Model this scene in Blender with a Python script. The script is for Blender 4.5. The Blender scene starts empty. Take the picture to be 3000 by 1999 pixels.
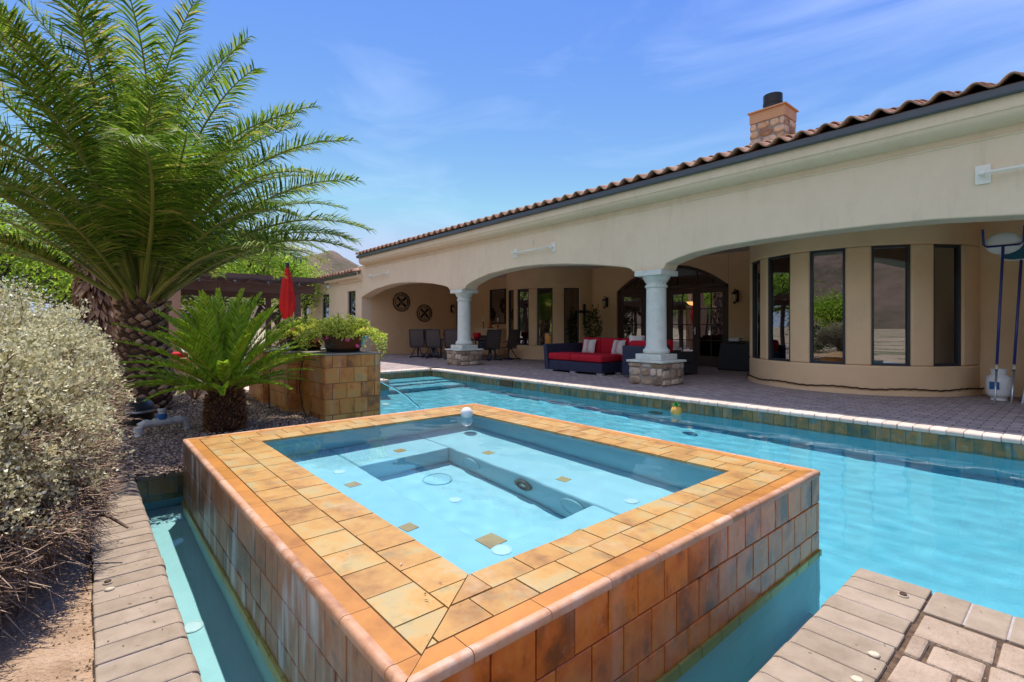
import bpy, bmesh, math, random
import numpy as np
from mathutils import Vector, Matrix, noise
R = math.radians
random.seed(7); rng = np.random.default_rng(7)
sc = bpy.context.scene
C = sc.collection

# ------------------------------------------------------------------ camera
cam = bpy.data.objects.new('camera', bpy.data.cameras.new('camera')); C.objects.link(cam)
cam.location = (0, 0, 1.17); cam.rotation_euler = (R(90), 0, R(49.4))
cam.data.lens = 17.56; cam.data.sensor_width = 36; cam.data.shift_y = -0.0136
cam.data.clip_start = 0.02; cam.data.clip_end = 6000
sc.camera = cam

# ------------------------------------------------------------------ light
SUN = Vector((-0.37, 0.17, 1.0)).normalized()
world = bpy.data.worlds.new('World'); sc.world = world; world.use_nodes = True
nt = world.node_tree; bg = nt.nodes['Background']
sky = nt.nodes.new('ShaderNodeTexSky'); sky.sky_type = 'NISHITA'; sky.sun_disc = False
sky.sun_elevation = math.asin(SUN.z); sky.sun_rotation = math.atan2(SUN.x, SUN.y)
sky.air_density = 1.0; sky.dust_density = 0.1; sky.ozone_density = 2.2; sky.altitude = 1200
# thin streaky cirrus mixed into the sky
tc = nt.nodes.new('ShaderNodeTexCoord'); mp = nt.nodes.new('ShaderNodeMapping')
mp.inputs['Rotation'].default_value = (0, R(14), R(30)); mp.inputs['Scale'].default_value = (1.1, 3.0, 9.0)
nz = nt.nodes.new('ShaderNodeTexNoise'); nz.inputs['Scale'].default_value = 1.3; nz.inputs['Detail'].default_value = 7; nz.inputs['Roughness'].default_value = .55; nz.inputs['Distortion'].default_value = .6
nz2 = nt.nodes.new('ShaderNodeTexNoise'); nz2.inputs['Scale'].default_value = 1.6; nz2.inputs['Detail'].default_value = 2
ml = nt.nodes.new('ShaderNodeMath'); ml.operation = 'MULTIPLY'
cr = nt.nodes.new('ShaderNodeValToRGB'); cr.color_ramp.elements[0].position = .26; cr.color_ramp.elements[1].position = .52
cr.color_ramp.elements[0].color = (0, 0, 0, 1); cr.color_ramp.elements[1].color = (.17, .17, .17, 1)
mx = nt.nodes.new('ShaderNodeMixRGB'); mx.inputs[2].default_value = (4.6, 5.0, 5.6, 1)
gm = nt.nodes.new('ShaderNodeMixRGB'); gm.blend_type = 'DARKEN'; gm.inputs[0].default_value = 1; gm.inputs[2].default_value = (1.55, 1.9, 2.6, 1)
hs_ = nt.nodes.new('ShaderNodeHueSaturation'); hs_.inputs['Saturation'].default_value = 1.24; hs_.inputs['Value'].default_value = .70; hs_.inputs['Hue'].default_value = .520
L = nt.links
L.new(tc.outputs['Generated'], mp.inputs['Vector']); L.new(mp.outputs[0], nz.inputs['Vector']); L.new(tc.outputs['Generated'], nz2.inputs['Vector'])
L.new(nz.outputs[0], ml.inputs[0]); L.new(nz2.outputs[0], ml.inputs[1]); L.new(ml.outputs[0], cr.inputs[0])
L.new(sky.outputs[0], hs_.inputs['Color']); L.new(hs_.outputs[0], gm.inputs[1]); L.new(gm.outputs[0], mx.inputs[1]); L.new(cr.outputs[0], mx.inputs[0])
# unseen bright cloud bank, added behind the camera to fill the shaded house front
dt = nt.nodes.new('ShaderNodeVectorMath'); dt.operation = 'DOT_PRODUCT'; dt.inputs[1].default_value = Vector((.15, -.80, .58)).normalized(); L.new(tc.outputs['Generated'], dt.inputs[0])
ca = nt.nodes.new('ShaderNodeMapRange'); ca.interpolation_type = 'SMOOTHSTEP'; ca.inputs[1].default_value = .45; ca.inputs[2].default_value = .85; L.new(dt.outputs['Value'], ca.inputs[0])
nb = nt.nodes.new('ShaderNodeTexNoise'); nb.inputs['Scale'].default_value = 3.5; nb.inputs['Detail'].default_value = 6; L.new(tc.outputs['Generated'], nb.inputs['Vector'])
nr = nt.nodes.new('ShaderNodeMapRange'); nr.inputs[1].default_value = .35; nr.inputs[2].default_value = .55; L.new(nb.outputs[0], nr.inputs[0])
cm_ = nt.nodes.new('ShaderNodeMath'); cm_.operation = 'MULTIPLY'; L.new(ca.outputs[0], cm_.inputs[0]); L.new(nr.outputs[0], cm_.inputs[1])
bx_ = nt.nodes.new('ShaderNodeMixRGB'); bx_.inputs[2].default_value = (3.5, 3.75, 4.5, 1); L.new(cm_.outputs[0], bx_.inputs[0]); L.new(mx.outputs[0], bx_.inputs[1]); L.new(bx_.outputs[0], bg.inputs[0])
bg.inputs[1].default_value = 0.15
sl = bpy.data.lights.new('sun', 'SUN'); sl.energy = 2.5; sl.angle = R(.5); sl.color = (1, .955, .88)
sun = bpy.data.objects.new('sun', sl); C.objects.link(sun); sun.rotation_euler = SUN.to_track_quat('Z', 'Y').to_euler()
sl.cycles.is_caustics_light = True
sc.view_settings.view_transform = 'Standard'; sc.view_settings.look = 'None'; sc.view_settings.exposure = 1.25
sc.view_settings.gamma = 1
sc.cycles.max_bounces = 10; sc.cycles.transparent_max_bounces = 16; sc.cycles.use_denoising = True
sc.cycles.caustics_reflective = False; sc.cycles.caustics_refractive = True; sc.cycles.sample_clamp_indirect = 6

# ------------------------------------------------------------------ helpers
ORG = {}
def org(p): return ORG.get(p.name, Vector()) if p else Vector()
def T(name, label, cat, loc=(0, 0, 0), group=None):
    o = bpy.data.objects.new(name, None); C.objects.link(o); o.location = loc; o.empty_display_size = .1
    o['label'] = label; o['category'] = cat
    if group: o['group'] = group
    ORG[o.name] = Vector(loc); return o
def tag(o, label, cat, group=None):
    o['label'] = label; o['category'] = cat
    if group: o['group'] = group
    return o
def S(o, kind='structure'): o['kind'] = kind; return o
def relabel(o, label): o['label'] = label; return o
def copy_tree(o, parent=None):
    c = o.copy(); C.objects.link(c)
    if parent: c.parent = parent
    ORG[c.name] = ORG.get(o.name, Vector())
    for ch in list(o.children): copy_tree(ch, c)
    return c
class MB:
    def __init__(s): s.v = []; s.f = []
    def add(s, vs, fs):
        n = len(s.v); s.v += [tuple(v) for v in vs]; s.f += [tuple(i + n for i in f) for f in fs]; return s
    def box(s, x0, y0, z0, x1, y1, z1, M=None):
        v = [Vector((x, y, z)) for z in (z0, z1) for y in (y0, y1) for x in (x0, x1)]
        if M is not None: v = [M @ p for p in v]
        return s.add(v, [(0, 2, 3, 1), (4, 5, 7, 6), (0, 1, 5, 4), (2, 6, 7, 3), (0, 4, 6, 2), (1, 3, 7, 5)])
    def cbox(s, c, size, rz=0, rx=0, ry=0):
        M = Matrix.Translation(c) @ Matrix.Rotation(rz, 4, 'Z') @ Matrix.Rotation(ry, 4, 'Y') @ Matrix.Rotation(rx, 4, 'X')
        a, b, d = (q / 2 for q in size); return s.box(-a, -b, -d, a, b, d, M)
    def quad(s, a, b, c, d): return s.add([a, b, c, d], [(0, 1, 2, 3)])
    def tube(s, pts, r, n=8, cap=True):
        pts = [Vector(p) for p in pts]; k = len(pts); rs = r if isinstance(r, (list, tuple)) else [r] * k
        vs = []; fs = []
        for i, p in enumerate(pts):
            d = (pts[min(i + 1, k - 1)] - pts[max(i - 1, 0)])
            if d.length < 1e-9: d = Vector((0, 0, 1))
            d.normalize(); up = Vector((0, 0, 1)) if abs(d.z) < .9 else Vector((0, 1, 0))
            a = d.cross(up).normalized(); b = a.cross(d)
            for j in range(n):
                t = 2 * math.pi * j / n; vs.append(p + (a * math.cos(t) + b * math.sin(t)) * rs[i])
        for i in range(k - 1):
            for j in range(n):
                j2 = (j + 1) % n; fs.append((i * n + j, i * n + j2, (i + 1) * n + j2, (i + 1) * n + j))
        if cap: fs.append(tuple(range(n))); fs.append(tuple((k - 1) * n + j for j in reversed(range(n))))
        return s.add(vs, fs)
    def lathe(s, prof, c=(0, 0, 0), n=32, M=None, cap=True):
        vs = []; fs = []; c = Vector(c); k = len(prof)
        for r_, z in prof:
            for j in range(n):
                t = 2 * math.pi * j / n; p = Vector((r_ * math.cos(t), r_ * math.sin(t), z))
                vs.append((M @ p if M is not None else p) + c)
        for i in range(k - 1):
            for j in range(n):
                j2 = (j + 1) % n; fs.append((i * n + j, i * n + j2, (i + 1) * n + j2, (i + 1) * n + j))
        if cap:
            if prof[0][0] > 1e-4: fs.append(tuple(reversed(range(n))))
            if prof[-1][0] > 1e-4: fs.append(tuple((k - 1) * n + j for j in range(n)))
        return s.add(vs, fs)
    def prism(s, poly, z0, z1):
        n = len(poly); vs = [(x, y, z0) for x, y in poly] + [(x, y, z1) for x, y in poly]
        return s.add(vs, [tuple(reversed(range(n))), tuple(range(n, 2 * n))] + [(i, (i + 1) % n, n + (i + 1) % n, n + i) for i in range(n)])
    def sphere(s, c, r, n=16, m=10, sq=(1, 1, 1)):
        prof = [(max(1e-5, math.sin(math.pi * i / m)) , -math.cos(math.pi * i / m)) for i in range(m + 1)]
        M = Matrix.Diagonal((r * sq[0], r * sq[1], r * sq[2])).to_4x4()
        return s.lathe(prof, c, n, M, cap=False)
    def build(s, name, m, parent=None, smooth=False, bevel=0, seg=2, angle=35, auto=None):
        me = bpy.data.meshes.new(name); o0 = org(parent)
        v = [(a[0] - o0.x, a[1] - o0.y, a[2] - o0.z) for a in s.v]
        me.from_pydata(v, [], s.f); me.validate(); me.update()
        ms = m if isinstance(m, (list, tuple)) else [m]
        for q in ms: me.materials.append(q)
        if smooth:
            me.polygons.foreach_set('use_smooth', [True] * len(me.polygons))
            if auto: me.set_sharp_from_angle(angle=R(auto))
        o = bpy.data.objects.new(name, me); C.objects.link(o)
        if parent: o.parent = parent
        if bevel:
            b = o.modifiers.new('bevel', 'BEVEL'); b.width = bevel; b.segments = seg; b.limit_method = 'ANGLE'; b.angle_limit = R(angle)
        ORG[o.name] = o0
        return o
def npmesh(name, V, F4, m, parent=None, smooth=False):
    """V (n,3) array, F4 (k,4) or (k,3) int array"""
    me = bpy.data.meshes.new(name); o0 = np.array(org(parent))
    k = F4.shape[1]
    me.vertices.add(len(V)); me.vertices.foreach_set('co', (V - o0).astype(np.float32).ravel())
    me.loops.add(F4.size); me.loops.foreach_set('vertex_index', F4.astype(np.int32).ravel())
    me.polygons.add(len(F4)); me.polygons.foreach_set('loop_start', np.arange(0, F4.size, k, dtype=np.int32)); me.polygons.foreach_set('loop_total', np.full(len(F4), k, dtype=np.int32))
    if smooth: me.polygons.foreach_set('use_smooth', np.ones(len(F4), bool))
    me.update(calc_edges=True)
    ms = m if isinstance(m, (list, tuple)) else [m]
    for q in ms: me.materials.append(q)
    o = bpy.data.objects.new(name, me); C.objects.link(o)
    if parent: o.parent = parent
    return o
def leaves(P, D, L_, W, fold=0.0):
    """leaf quads (diamonds) at points P with direction D, lengths L_, widths W -> V,F"""
    n = len(P); D = D / np.linalg.norm(D, axis=1)[:, None]
    rnd = rng.normal(size=(n, 3)); S_ = np.cross(D, rnd); S_ /= np.linalg.norm(S_, axis=1)[:, None]
    N_ = np.cross(S_, D); L_ = np.broadcast_to(L_, n)[:, None]; W = np.broadcast_to(W, n)[:, None]
    V = np.stack([P, P + D * L_ * .5 + S_ * W * .5 + N_ * W * fold, P + D * L_, P + D * L_ * .5 - S_ * W * .5 + N_ * W * fold], 1).reshape(-1, 3)
    return V, np.arange(4 * n).reshape(n, 4)

# ------------------------------------------------------------------ materials
def mk(name, cols, scale=4.0, rough=.8, bump=.0, bscale=40.0, bdist=.01, island=0.0, ihue=0.0, spec=.3, detail=5, stretch=(1, 1, 1), metal=0.0, trans=0.0, pos=None, contrast=None, coord='Object', sub=None, ior=None, speck=None):
    m = bpy.data.materials.new(name); m.use_nodes = True; nt = m.node_tree; N = nt.nodes; L = nt.links
    b = N['Principled BSDF']; b.inputs['Roughness'].default_value = rough; b.inputs['Specular IOR Level'].default_value = spec
    b.inputs['Metallic'].default_value = metal
    if ior: b.inputs['IOR'].default_value = ior
    tc = N.new('ShaderNodeTexCoord'); mp = N.new('ShaderNodeMapping'); mp.inputs['Scale'].default_value = stretch
    L.new(tc.outputs[coord], mp.inputs[0])
    if len(cols) > 1:
        nz = N.new('ShaderNodeTexNoise'); nz.inputs['Scale'].default_value = scale; nz.inputs['Detail'].default_value = detail; nz.inputs['Roughness'].default_value = .62
        L.new(mp.outputs[0], nz.inputs['Vector'])
        src = nz.outputs[0]
        if island or ihue:
            ge = N.new('ShaderNodeNewGeometry')
            a = N.new('ShaderNodeMath'); a.operation = 'MULTIPLY_ADD'; a.inputs[1].default_value = island * .5; L.new(ge.outputs['Random Per Island'], a.inputs[0])
            s2 = N.new('ShaderNodeMath'); s2.operation = 'SUBTRACT'; s2.inputs[1].default_value = island * .25; L.new(nz.outputs[0], s2.inputs[0]); L.new(s2.outputs[0], a.inputs[2]); src = a.outputs[0]
            # offset the noise per island so tiles differ
            ad = N.new('ShaderNodeVectorMath'); ad.operation = 'ADD'; cm = N.new('ShaderNodeCombineXYZ'); mu = N.new('ShaderNodeMath'); mu.operation = 'MULTIPLY'; mu.inputs[1].default_value = 37
            L.new(ge.outputs['Random Per Island'], mu.inputs[0]); L.new(mu.outputs[0], cm.inputs[0]); L.new(mu.outputs[0], cm.inputs[2]); L.new(mp.outputs[0], ad.inputs[0]); L.new(cm.outputs[0], ad.inputs[1]); L.new(ad.outputs[0], nz.inputs['Vector'])
        r = N.new('ShaderNodeValToRGB'); e = r.color_ramp.elements; n = len(cols)
        ps = pos or [.3 + .4 * i / (n - 1) for i in range(n)]
        e[0].position = ps[0]; e[0].color = (*cols[0], 1); e[1].position = ps[-1]; e[1].color = (*cols[-1], 1)
        for i in range(1, n - 1): q = e.new(ps[i]); q.color = (*cols[i], 1)
        L.new(src, r.inputs[0]); out = r.outputs[0]
        if ihue:
            hs = N.new('ShaderNodeHueSaturation'); mr = N.new('ShaderNodeMapRange'); mr.inputs[3].default_value = 1 - ihue; mr.inputs[4].default_value = 1 + ihue
            L.new(ge.outputs['Random Per Island'], mr.inputs[0]); L.new(mr.outputs[0], hs.inputs['Value']); L.new(out, hs.inputs['Color']); out = hs.outputs[0]
        for sp_ in (speck or []):
            col_, sc_, lo_, wd_, am_ = sp_[:5]; st_ = sp_[5] if len(sp_) > 5 else (1, 1, 1)
            m3 = N.new('ShaderNodeMapping'); m3.inputs['Scale'].default_value = st_; m3.inputs['Location'].default_value = (sc_, 3.1, 7.7); L.new(tc.outputs[coord], m3.inputs[0])
            n3 = N.new('ShaderNodeTexNoise'); n3.inputs['Scale'].default_value = sc_; n3.inputs['Detail'].default_value = 8; n3.inputs['Roughness'].default_value = .7; L.new(m3.outputs[0], n3.inputs['Vector'])
            r3 = N.new('ShaderNodeValToRGB'); r3.color_ramp.elements[0].position = lo_; r3.color_ramp.elements[1].position = lo_ + wd_; r3.color_ramp.elements[0].color = (0, 0, 0, 1); r3.color_ramp.elements[1].color = (am_,) * 3 + (1,)
            x3 = N.new('ShaderNodeMixRGB'); x3.inputs[2].default_value = (*col_, 1); L.new(n3.outputs[0], r3.inputs[0]); L.new(r3.outputs[0], x3.inputs[0]); L.new(out, x3.inputs[1]); out = x3.outputs[0]
        L.new(out, b.inputs['Base Color'])
    else: b.inputs['Base Color'].default_value = (*cols[0], 1)
    if bump:
        n2 = N.new('ShaderNodeTexNoise'); n2.inputs['Scale'].default_value = bscale; n2.inputs['Detail'].default_value = 4; L.new(mp.outputs[0], n2.inputs['Vector'])
        bp = N.new('ShaderNodeBump'); bp.inputs['Strength'].default_value = bump; bp.inputs['Distance'].default_value = bdist
        L.new(n2.outputs[0], bp.inputs['Height']); L.new(bp.outputs[0], b.inputs['Normal'])
    if trans:
        out = N['Material Output']; tr = N.new('ShaderNodeBsdfTranslucent'); ms = N.new('ShaderNodeMixShader'); ms.inputs[0].default_value = trans
        for l in b.inputs['Base Color'].links: L.new(l.from_socket, tr.inputs[0])
        if not b.inputs['Base Color'].links: tr.inputs[0].default_value = (*cols[0], 1)
        L.new(b.outputs[0], ms.inputs[1]); L.new(tr.outputs[0], ms.inputs[2]); L.new(ms.outputs[0], out.inputs[0])
    return m
def slate(name, cols, streak=(.62, .6, .55), amt=.5, rough=.35, wet=None, dens=(14, 14, 1.2), lo=.52):
    """glazed rust/ochre slate wall tile with pale mineral runs (stretched down the wall)"""
    m = mk(name, cols, scale=4, rough=rough, bump=.5, bscale=18, bdist=.006, island=.28, ihue=.12, spec=.5, detail=10, pos=[.34 + .32 * i_ / (len(cols) - 1) for i_ in range(len(cols))], speck=[((.06, .045, .03), 13, .58, .12, .6, (1, 1, .4)), ((.48, .40, .28), 8, .60, .1, .35)])
    nt = m.node_tree; N = nt.nodes; L = nt.links; b = N['Principled BSDF']; src = b.inputs['Base Color'].links[0].from_socket
    tc = N.new('ShaderNodeTexCoord'); mp = N.new('ShaderNodeMapping'); mp.inputs['Scale'].default_value = dens; L.new(tc.outputs['Object'], mp.inputs[0])
    nz = N.new('ShaderNodeTexNoise'); nz.inputs['Scale'].default_value = 1; nz.inputs['Detail'].default_value = 4; L.new(mp.outputs[0], nz.inputs['Vector'])
    r = N.new('ShaderNodeValToRGB'); r.color_ramp.elements[0].position = lo; r.color_ramp.elements[1].position = lo + .16; r.color_ramp.elements[0].color = (0, 0, 0, 1); r.color_ramp.elements[1].color = (amt,) * 3 + (1,)
    L.new(nz.outputs[0], r.inputs[0]); mx = N.new('ShaderNodeMixRGB'); mx.inputs[2].default_value = (*streak, 1); L.new(r.outputs[0], mx.inputs[0]); L.new(src, mx.inputs[1]); L.new(mx.outputs[0], b.inputs['Base Color'])
    return m
M = {}
M['stucco'] = mk('stucco', [(.70, .555, .375), (.75, .60, .415), (.72, .575, .395)], scale=1.6, rough=.92, bump=.6, bscale=38, bdist=.008, spec=.15, speck=[((.65, .50, .33), .9, .5, .2, .5, (1, 1, .5)), ((.60, .45, .28), 9, .58, .2, .25), ((.52, .42, .29), 1.0, .56, .14, .30, (7, 7, .9))])
M['stucco2'] = mk('stucco_inner', [(.74, .50, .28), (.79, .55, .32)], scale=1.2, rough=.92, bump=.6, bscale=38, bdist=.008, spec=.15, speck=[((.60, .42, .26), .9, .5, .2, .5)])
M['stucco3'] = mk('stucco_orange', [(.52, .30, .16), (.58, .35, .2)], scale=1.2, rough=.92, bump=.3, bscale=50, bdist=.006, spec=.15)
M['plaster'] = mk('pool_plaster', [(.14, .44, .54), (.19, .50, .60), (.165, .47, .57)], scale=2.5, rough=.8, bump=.1, bscale=60, spec=.2)
M['plaster3'] = mk('channel_plaster', [(.46, .62, .60), (.54, .70, .68)], scale=3, rough=.8, bump=.1, bscale=60, spec=.2)
M['saddle'] = mk('saddle_tile', [(.36, .14, .03), (.50, .21, .045), (.44, .17, .04)], scale=5, rough=.35, bump=.1, bscale=30, island=.3, ihue=.1, spec=.4)
M['plaster2'] = mk('spa_plaster', [(.30, .55, .63), (.35, .60, .67)], scale=3, rough=.8, bump=.1, bscale=80, spec=.2)
M['ledge'] = mk('ledge_tile', [(.26, .12, .035), (.40, .20, .055), (.46, .245, .065), (.43, .29, .11), (.38, .29, .14)], scale=5, rough=.45, bump=.35, bscale=26, bdist=.004, island=.18, ihue=.06, spec=.4, detail=10, pos=[.30, .42, .50, .60, .70], speck=[((.24, .20, .10), 9, .54, .12, .55), ((.48, .37, .24), 3.5, .56, .12, .4), ((.30, .12, .04), 22, .60, .08, .5)])
M['trim'] = mk('trim_tile', [(.36, .16, .08), (.52, .27, .15), (.54, .33, .22)], scale=9, rough=.45, bump=.4, bscale=40, bdist=.004, island=.3, ihue=.12, spec=.4, detail=9, speck=[((.60, .48, .40), 6, .53, .14, .6), ((.22, .12, .06), 18, .58, .1, .5)])  # orange-brown tile; its pink cast is sky glare put into the colour
M['grout'] = mk('grout', [(.24, .16, .10), (.38, .28, .19)], scale=12, rough=.95, bump=.3, bscale=80)
M['wall_rust'] = slate('wall_tile_rust', [(.26, .07, .018), (.62, .14, .02), (.70, .20, .035), (.45, .14, .03)], streak=(.60, .42, .32), amt=.25, rough=.22, dens=(9, 9, 1.5), lo=.56)
M['wall_grey'] = slate('wall_tile_grey', [(.13, .06, .035), (.30, .12, .05), (.34, .17, .09), (.16, .11, .09)], streak=(.52, .56, .58), amt=.95, rough=.42, dens=(8, 8, 1.4), lo=.50)
M['wall_ochre'] = slate('wall_tile_ochre', [(.26, .10, .025), (.56, .20, .035), (.60, .27, .055), (.42, .26, .09)], streak=(.55, .50, .42), amt=.4, rough=.4, lo=.58)
M['water_tile'] = slate('waterline_tile', [(.04, .08, .07), (.14, .12, .05), (.27, .14, .04), (.06, .13, .12)], streak=(.4, .5, .45), amt=.2, rough=.3)
M['yellow_tile'] = mk('yellow_tile', [(.66, .40, .07), (.74, .50, .12)], scale=6, rough=.4, island=.4, ihue=.12)
M['coping'] = mk('coping_brick', [(.26, .195, .135), (.32, .245, .175), (.37, .285, .21)], scale=9, rough=.85, bump=.6, bscale=70, bdist=.004, island=.15, ihue=.05, spec=.2, detail=9)
M['cover'] = mk('jet_plastic', [(.50, .66, .70), (.55, .70, .74)], rough=.5)
M['lime'] = mk('pale_mortar', [(.33, .28, .26), (.42, .36, .33)], scale=12, rough=.95, bump=.4, bscale=80)
M['flag_c'] = mk('chimney_stone', [(.36, .20, .11), (.58, .38, .22), (.62, .45, .30), (.40, .32, .26)], scale=4, rough=.85, bump=.7, bscale=20, bdist=.01, island=.9, ihue=.2, detail=8)
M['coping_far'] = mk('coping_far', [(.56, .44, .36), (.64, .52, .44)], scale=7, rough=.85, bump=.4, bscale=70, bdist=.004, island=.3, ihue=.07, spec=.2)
M['paver'] = mk('paver', [(.29, .205, .145), (.36, .265, .19), (.42, .315, .235)], scale=10, rough=.9, bump=1, bscale=60, bdist=.008, island=.15, ihue=.06, speck=[((.12, .08, .06), 30, .62, .06, .6), ((.5, .42, .36), 14, .62, .08, .4)], spec=.15, detail=9)
M['joint'] = mk('joint_sand', [(.05, .03, .02), (.16, .10, .06)], scale=30, rough=1, bump=.6, bscale=90)
M['soil'] = mk('soil', [(.30, .19, .11), (.44, .29, .18), (.50, .35, .23)], scale=6, rough=1, bump=1, bscale=70, bdist=.02, detail=9)
M['gravel'] = mk('gravel_bed', [(.16, .11, .08), (.28, .20, .145), (.36, .27, .20)], scale=10, rough=1, bump=1, bscale=90, bdist=.02, detail=9)
M['stone'] = mk('gravel_stone', [(.17, .11, .08), (.36, .24, .165), (.46, .35, .26)], scale=3, rough=.9, island=.9, ihue=.35)
M['roof'] = mk('clay_tile', [(.20, .10, .065), (.34, .18, .11), (.42, .25, .17)], scale=3, rough=.8, bump=.3, bscale=30, island=.6, ihue=.2)
M['fascia'] = mk('gutter_metal', [(.045, .055, .06), (.06, .065, .07)], scale=3, rough=.35, spec=.6)
M['cantera'] = mk('cantera_stone', [(.50, .51, .45), (.64, .65, .57), (.58, .56, .49)], scale=5, rough=.85, bump=.5, bscale=35, bdist=.006, detail=9, speck=[((.28, .22, .17), 14, .64, .04, .8), ((.58, .40, .28), 5, .62, .08, .4)])
M['flag'] = mk('field_stone', [(.25, .17, .11), (.46, .33, .22), (.55, .42, .30), (.34, .30, .27)], scale=4, rough=.85, bump=.7, bscale=20, bdist=.01, island=.9, ihue=.22, detail=8)
M['mortar'] = mk('mortar', [(.26, .22, .18), (.34, .29, .24)], scale=10, rough=.95, bump=.5, bscale=50)
M['wood'] = mk('dark_door_wood', [(.045, .022, .014), (.07, .035, .022)], scale=4, rough=.45, stretch=(8, 8, 1), spec=.4)
M['frame'] = mk('window_frame', [(.018, .022, .028), (.028, .032, .038)], scale=6, rough=.4, spec=.5)
M['black'] = mk('black_metal', [(.012, .011, .012), (.022, .02, .02)], scale=10, rough=.5, spec=.4)
M['navy'] = mk('navy_wicker', [(.015, .02, .045), (.028, .034, .07)], scale=60, rough=.5, bump=.6, bscale=160, bdist=.004, spec=.4)
M['red'] = mk('red_cushion', [(.42, .012, .025), (.50, .02, .035)], scale=5, rough=.9, bump=.25, bscale=14, bdist=.01, spec=.15)
M['redp'] = mk('red_canvas', [(.50, .018, .015), (.60, .03, .022)], scale=5, rough=.85, bump=.1, spec=.15)
M['cream'] = mk('cream_fabric', [(.60, .55, .50), (.68, .63, .58)], scale=8, rough=.95, bump=.2, bscale=60)
M['white'] = mk('white_plastic', [(.72, .71, .68), (.8, .79, .76)], scale=4, rough=.4, spec=.4)
M['offwhite'] = mk('beige_plastic', [(.50, .42, .30), (.56, .48, .35)], scale=4, rough=.5)
M['rodc'] = mk('cream_metal', [(.74, .71, .60), (.80, .77, .66)], scale=4, rough=.5)
M['alu'] = mk('alu', [(.5, .52, .55)], rough=.3, metal=.8)
M['mesh'] = mk('sling_mesh', [(.10, .08, .075), (.14, .11, .10)], scale=80, rough=.7, bump=.3, bscale=200)
M['chair'] = mk('chair_metal', [(.02, .022, .04), (.03, .032, .055)], scale=5, rough=.4, spec=.5)
M['pergola'] = mk('pergola_paint', [(.115, .07, .055), (.15, .095, .075)], scale=3, rough=.75, stretch=(1, 1, 4))
M['copper'] = mk('copper', [(.35, .10, .03), (.5, .18, .06)], scale=9, rough=.3, metal=.9)
M['blue'] = mk('blue_pole', [(.015, .02, .13), (.02, .035, .20)], scale=3, rough=.3, spec=.5)
M['pot'] = mk('glazed_pot', [(.16, .045, .015), (.10, .06, .035), (.08, .28, .32)], scale=2.5, rough=.18, spec=.7, pos=[.45, .62, .74], detail=4)
M['black_plastic'] = mk('black_plastic', [(.015, .015, .016), (.028, .027, .026)], scale=5, rough=.35, spec=.5)
M['pvc'] = mk('pvc', [(.55, .53, .5), (.68, .66, .63)], scale=8, rough=.4)
M['bluecap'] = mk('blue_cap', [(.02, .12, .32)], rough=.4)
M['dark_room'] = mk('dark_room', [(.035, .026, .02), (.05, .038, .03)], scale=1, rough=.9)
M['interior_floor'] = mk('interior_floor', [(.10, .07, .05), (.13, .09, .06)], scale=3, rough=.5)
def glow(name, col, s):
    m = bpy.data.materials.new(name); m.use_nodes = True; b = m.node_tree.nodes['Principled BSDF']; b.inputs['Base Color'].default_value = (*col, 1); b.inputs['Emission Color'].default_value = (*col, 1); b.inputs['Emission Strength'].default_value = s; return m
M['lamp'] = glow('lamp_glow', (1, .5, .16), 3.0)
M['shade'] = mk('lamp_shade', [(.75, .62, .38)], rough=.8, trans=.3)
M['amber'] = mk('amber_glass', [(.55, .42, .22)], rough=.2, spec=.6)
def glassmat(name, refl=.30, tint=(.55, .58, .58)):
    m = bpy.data.materials.new(name); m.use_nodes = True; nt = m.node_tree; N = nt.nodes; N.clear(); L = nt.links
    o = N.new('ShaderNodeOutputMaterial'); t = N.new('ShaderNodeBsdfTransparent'); t.inputs[0].default_value = (*tint, 1); g = N.new('ShaderNodeBsdfGlossy'); g.inputs['Roughness'].default_value = .004
    g.inputs['Color'].default_value = (.95, .97, 1, 1)
    fr = N.new('ShaderNodeFresnel'); fr.inputs[0].default_value = 1.5; a = N.new('ShaderNodeMath'); a.operation = 'ADD'; a.use_clamp = True; a.inputs[1].default_value = refl
    tcn = N.new('ShaderNodeTexCoord'); nz = N.new('ShaderNodeTexNoise'); nz.inputs['Scale'].default_value = 1.3; nz.inputs['Detail'].default_value = 0; bu = N.new('ShaderNodeBump'); bu.inputs['Strength'].default_value = .05; bu.inputs['Distance'].default_value = .05
    L.new(tcn.outputs['Object'], nz.inputs['Vector']); L.new(nz.outputs[0], bu.inputs['Height']); L.new(bu.outputs[0], g.inputs['Normal'])
    mx = N.new('ShaderNodeMixShader'); L.new(fr.outputs[0], a.inputs[0]); L.new(a.outputs[0], mx.inputs[0]); L.new(t.outputs[0], mx.inputs[1]); L.new(g.outputs[0], mx.inputs[2]); L.new(mx.outputs[0], o.inputs[0]); return m
M['pane'] = glassmat('window_glass', .20, (.5, .52, .52))
def watermat(name, tint):
    m = bpy.data.materials.new(name); m.use_nodes = True; nt = m.node_tree; N = nt.nodes; N.clear(); L = nt.links
    o = N.new('ShaderNodeOutputMaterial'); g = N.new('ShaderNodeBsdfGlass'); g.inputs['IOR'].default_value = 1.333; g.inputs['Roughness'].default_value = 0; g.inputs['Color'].default_value = (*tint, 1)
    L.new(g.outputs[0], o.inputs[0]); return m
M['water'] = watermat('water', (.80, .97, 1.0)); M['spawater'] = watermat('spa_water', (.86, .98, 1))
def leafmat(name, cols, trans=.35, rough=.5, ihue=.3, scale=1.5, spec=.3, pos=None):
    return mk(name, cols, pos=pos, scale=scale, rough=rough, island=.6, ihue=ihue, trans=trans, spec=spec, detail=2)
M['palm'] = leafmat('date_palm_leaf', [(.06, .13, .015), (.14, .24, .02), (.28, .34, .035), (.46, .34, .12)], pos=[.3, .50, .67, .76], trans=.5, rough=.5, spec=.22)
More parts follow.
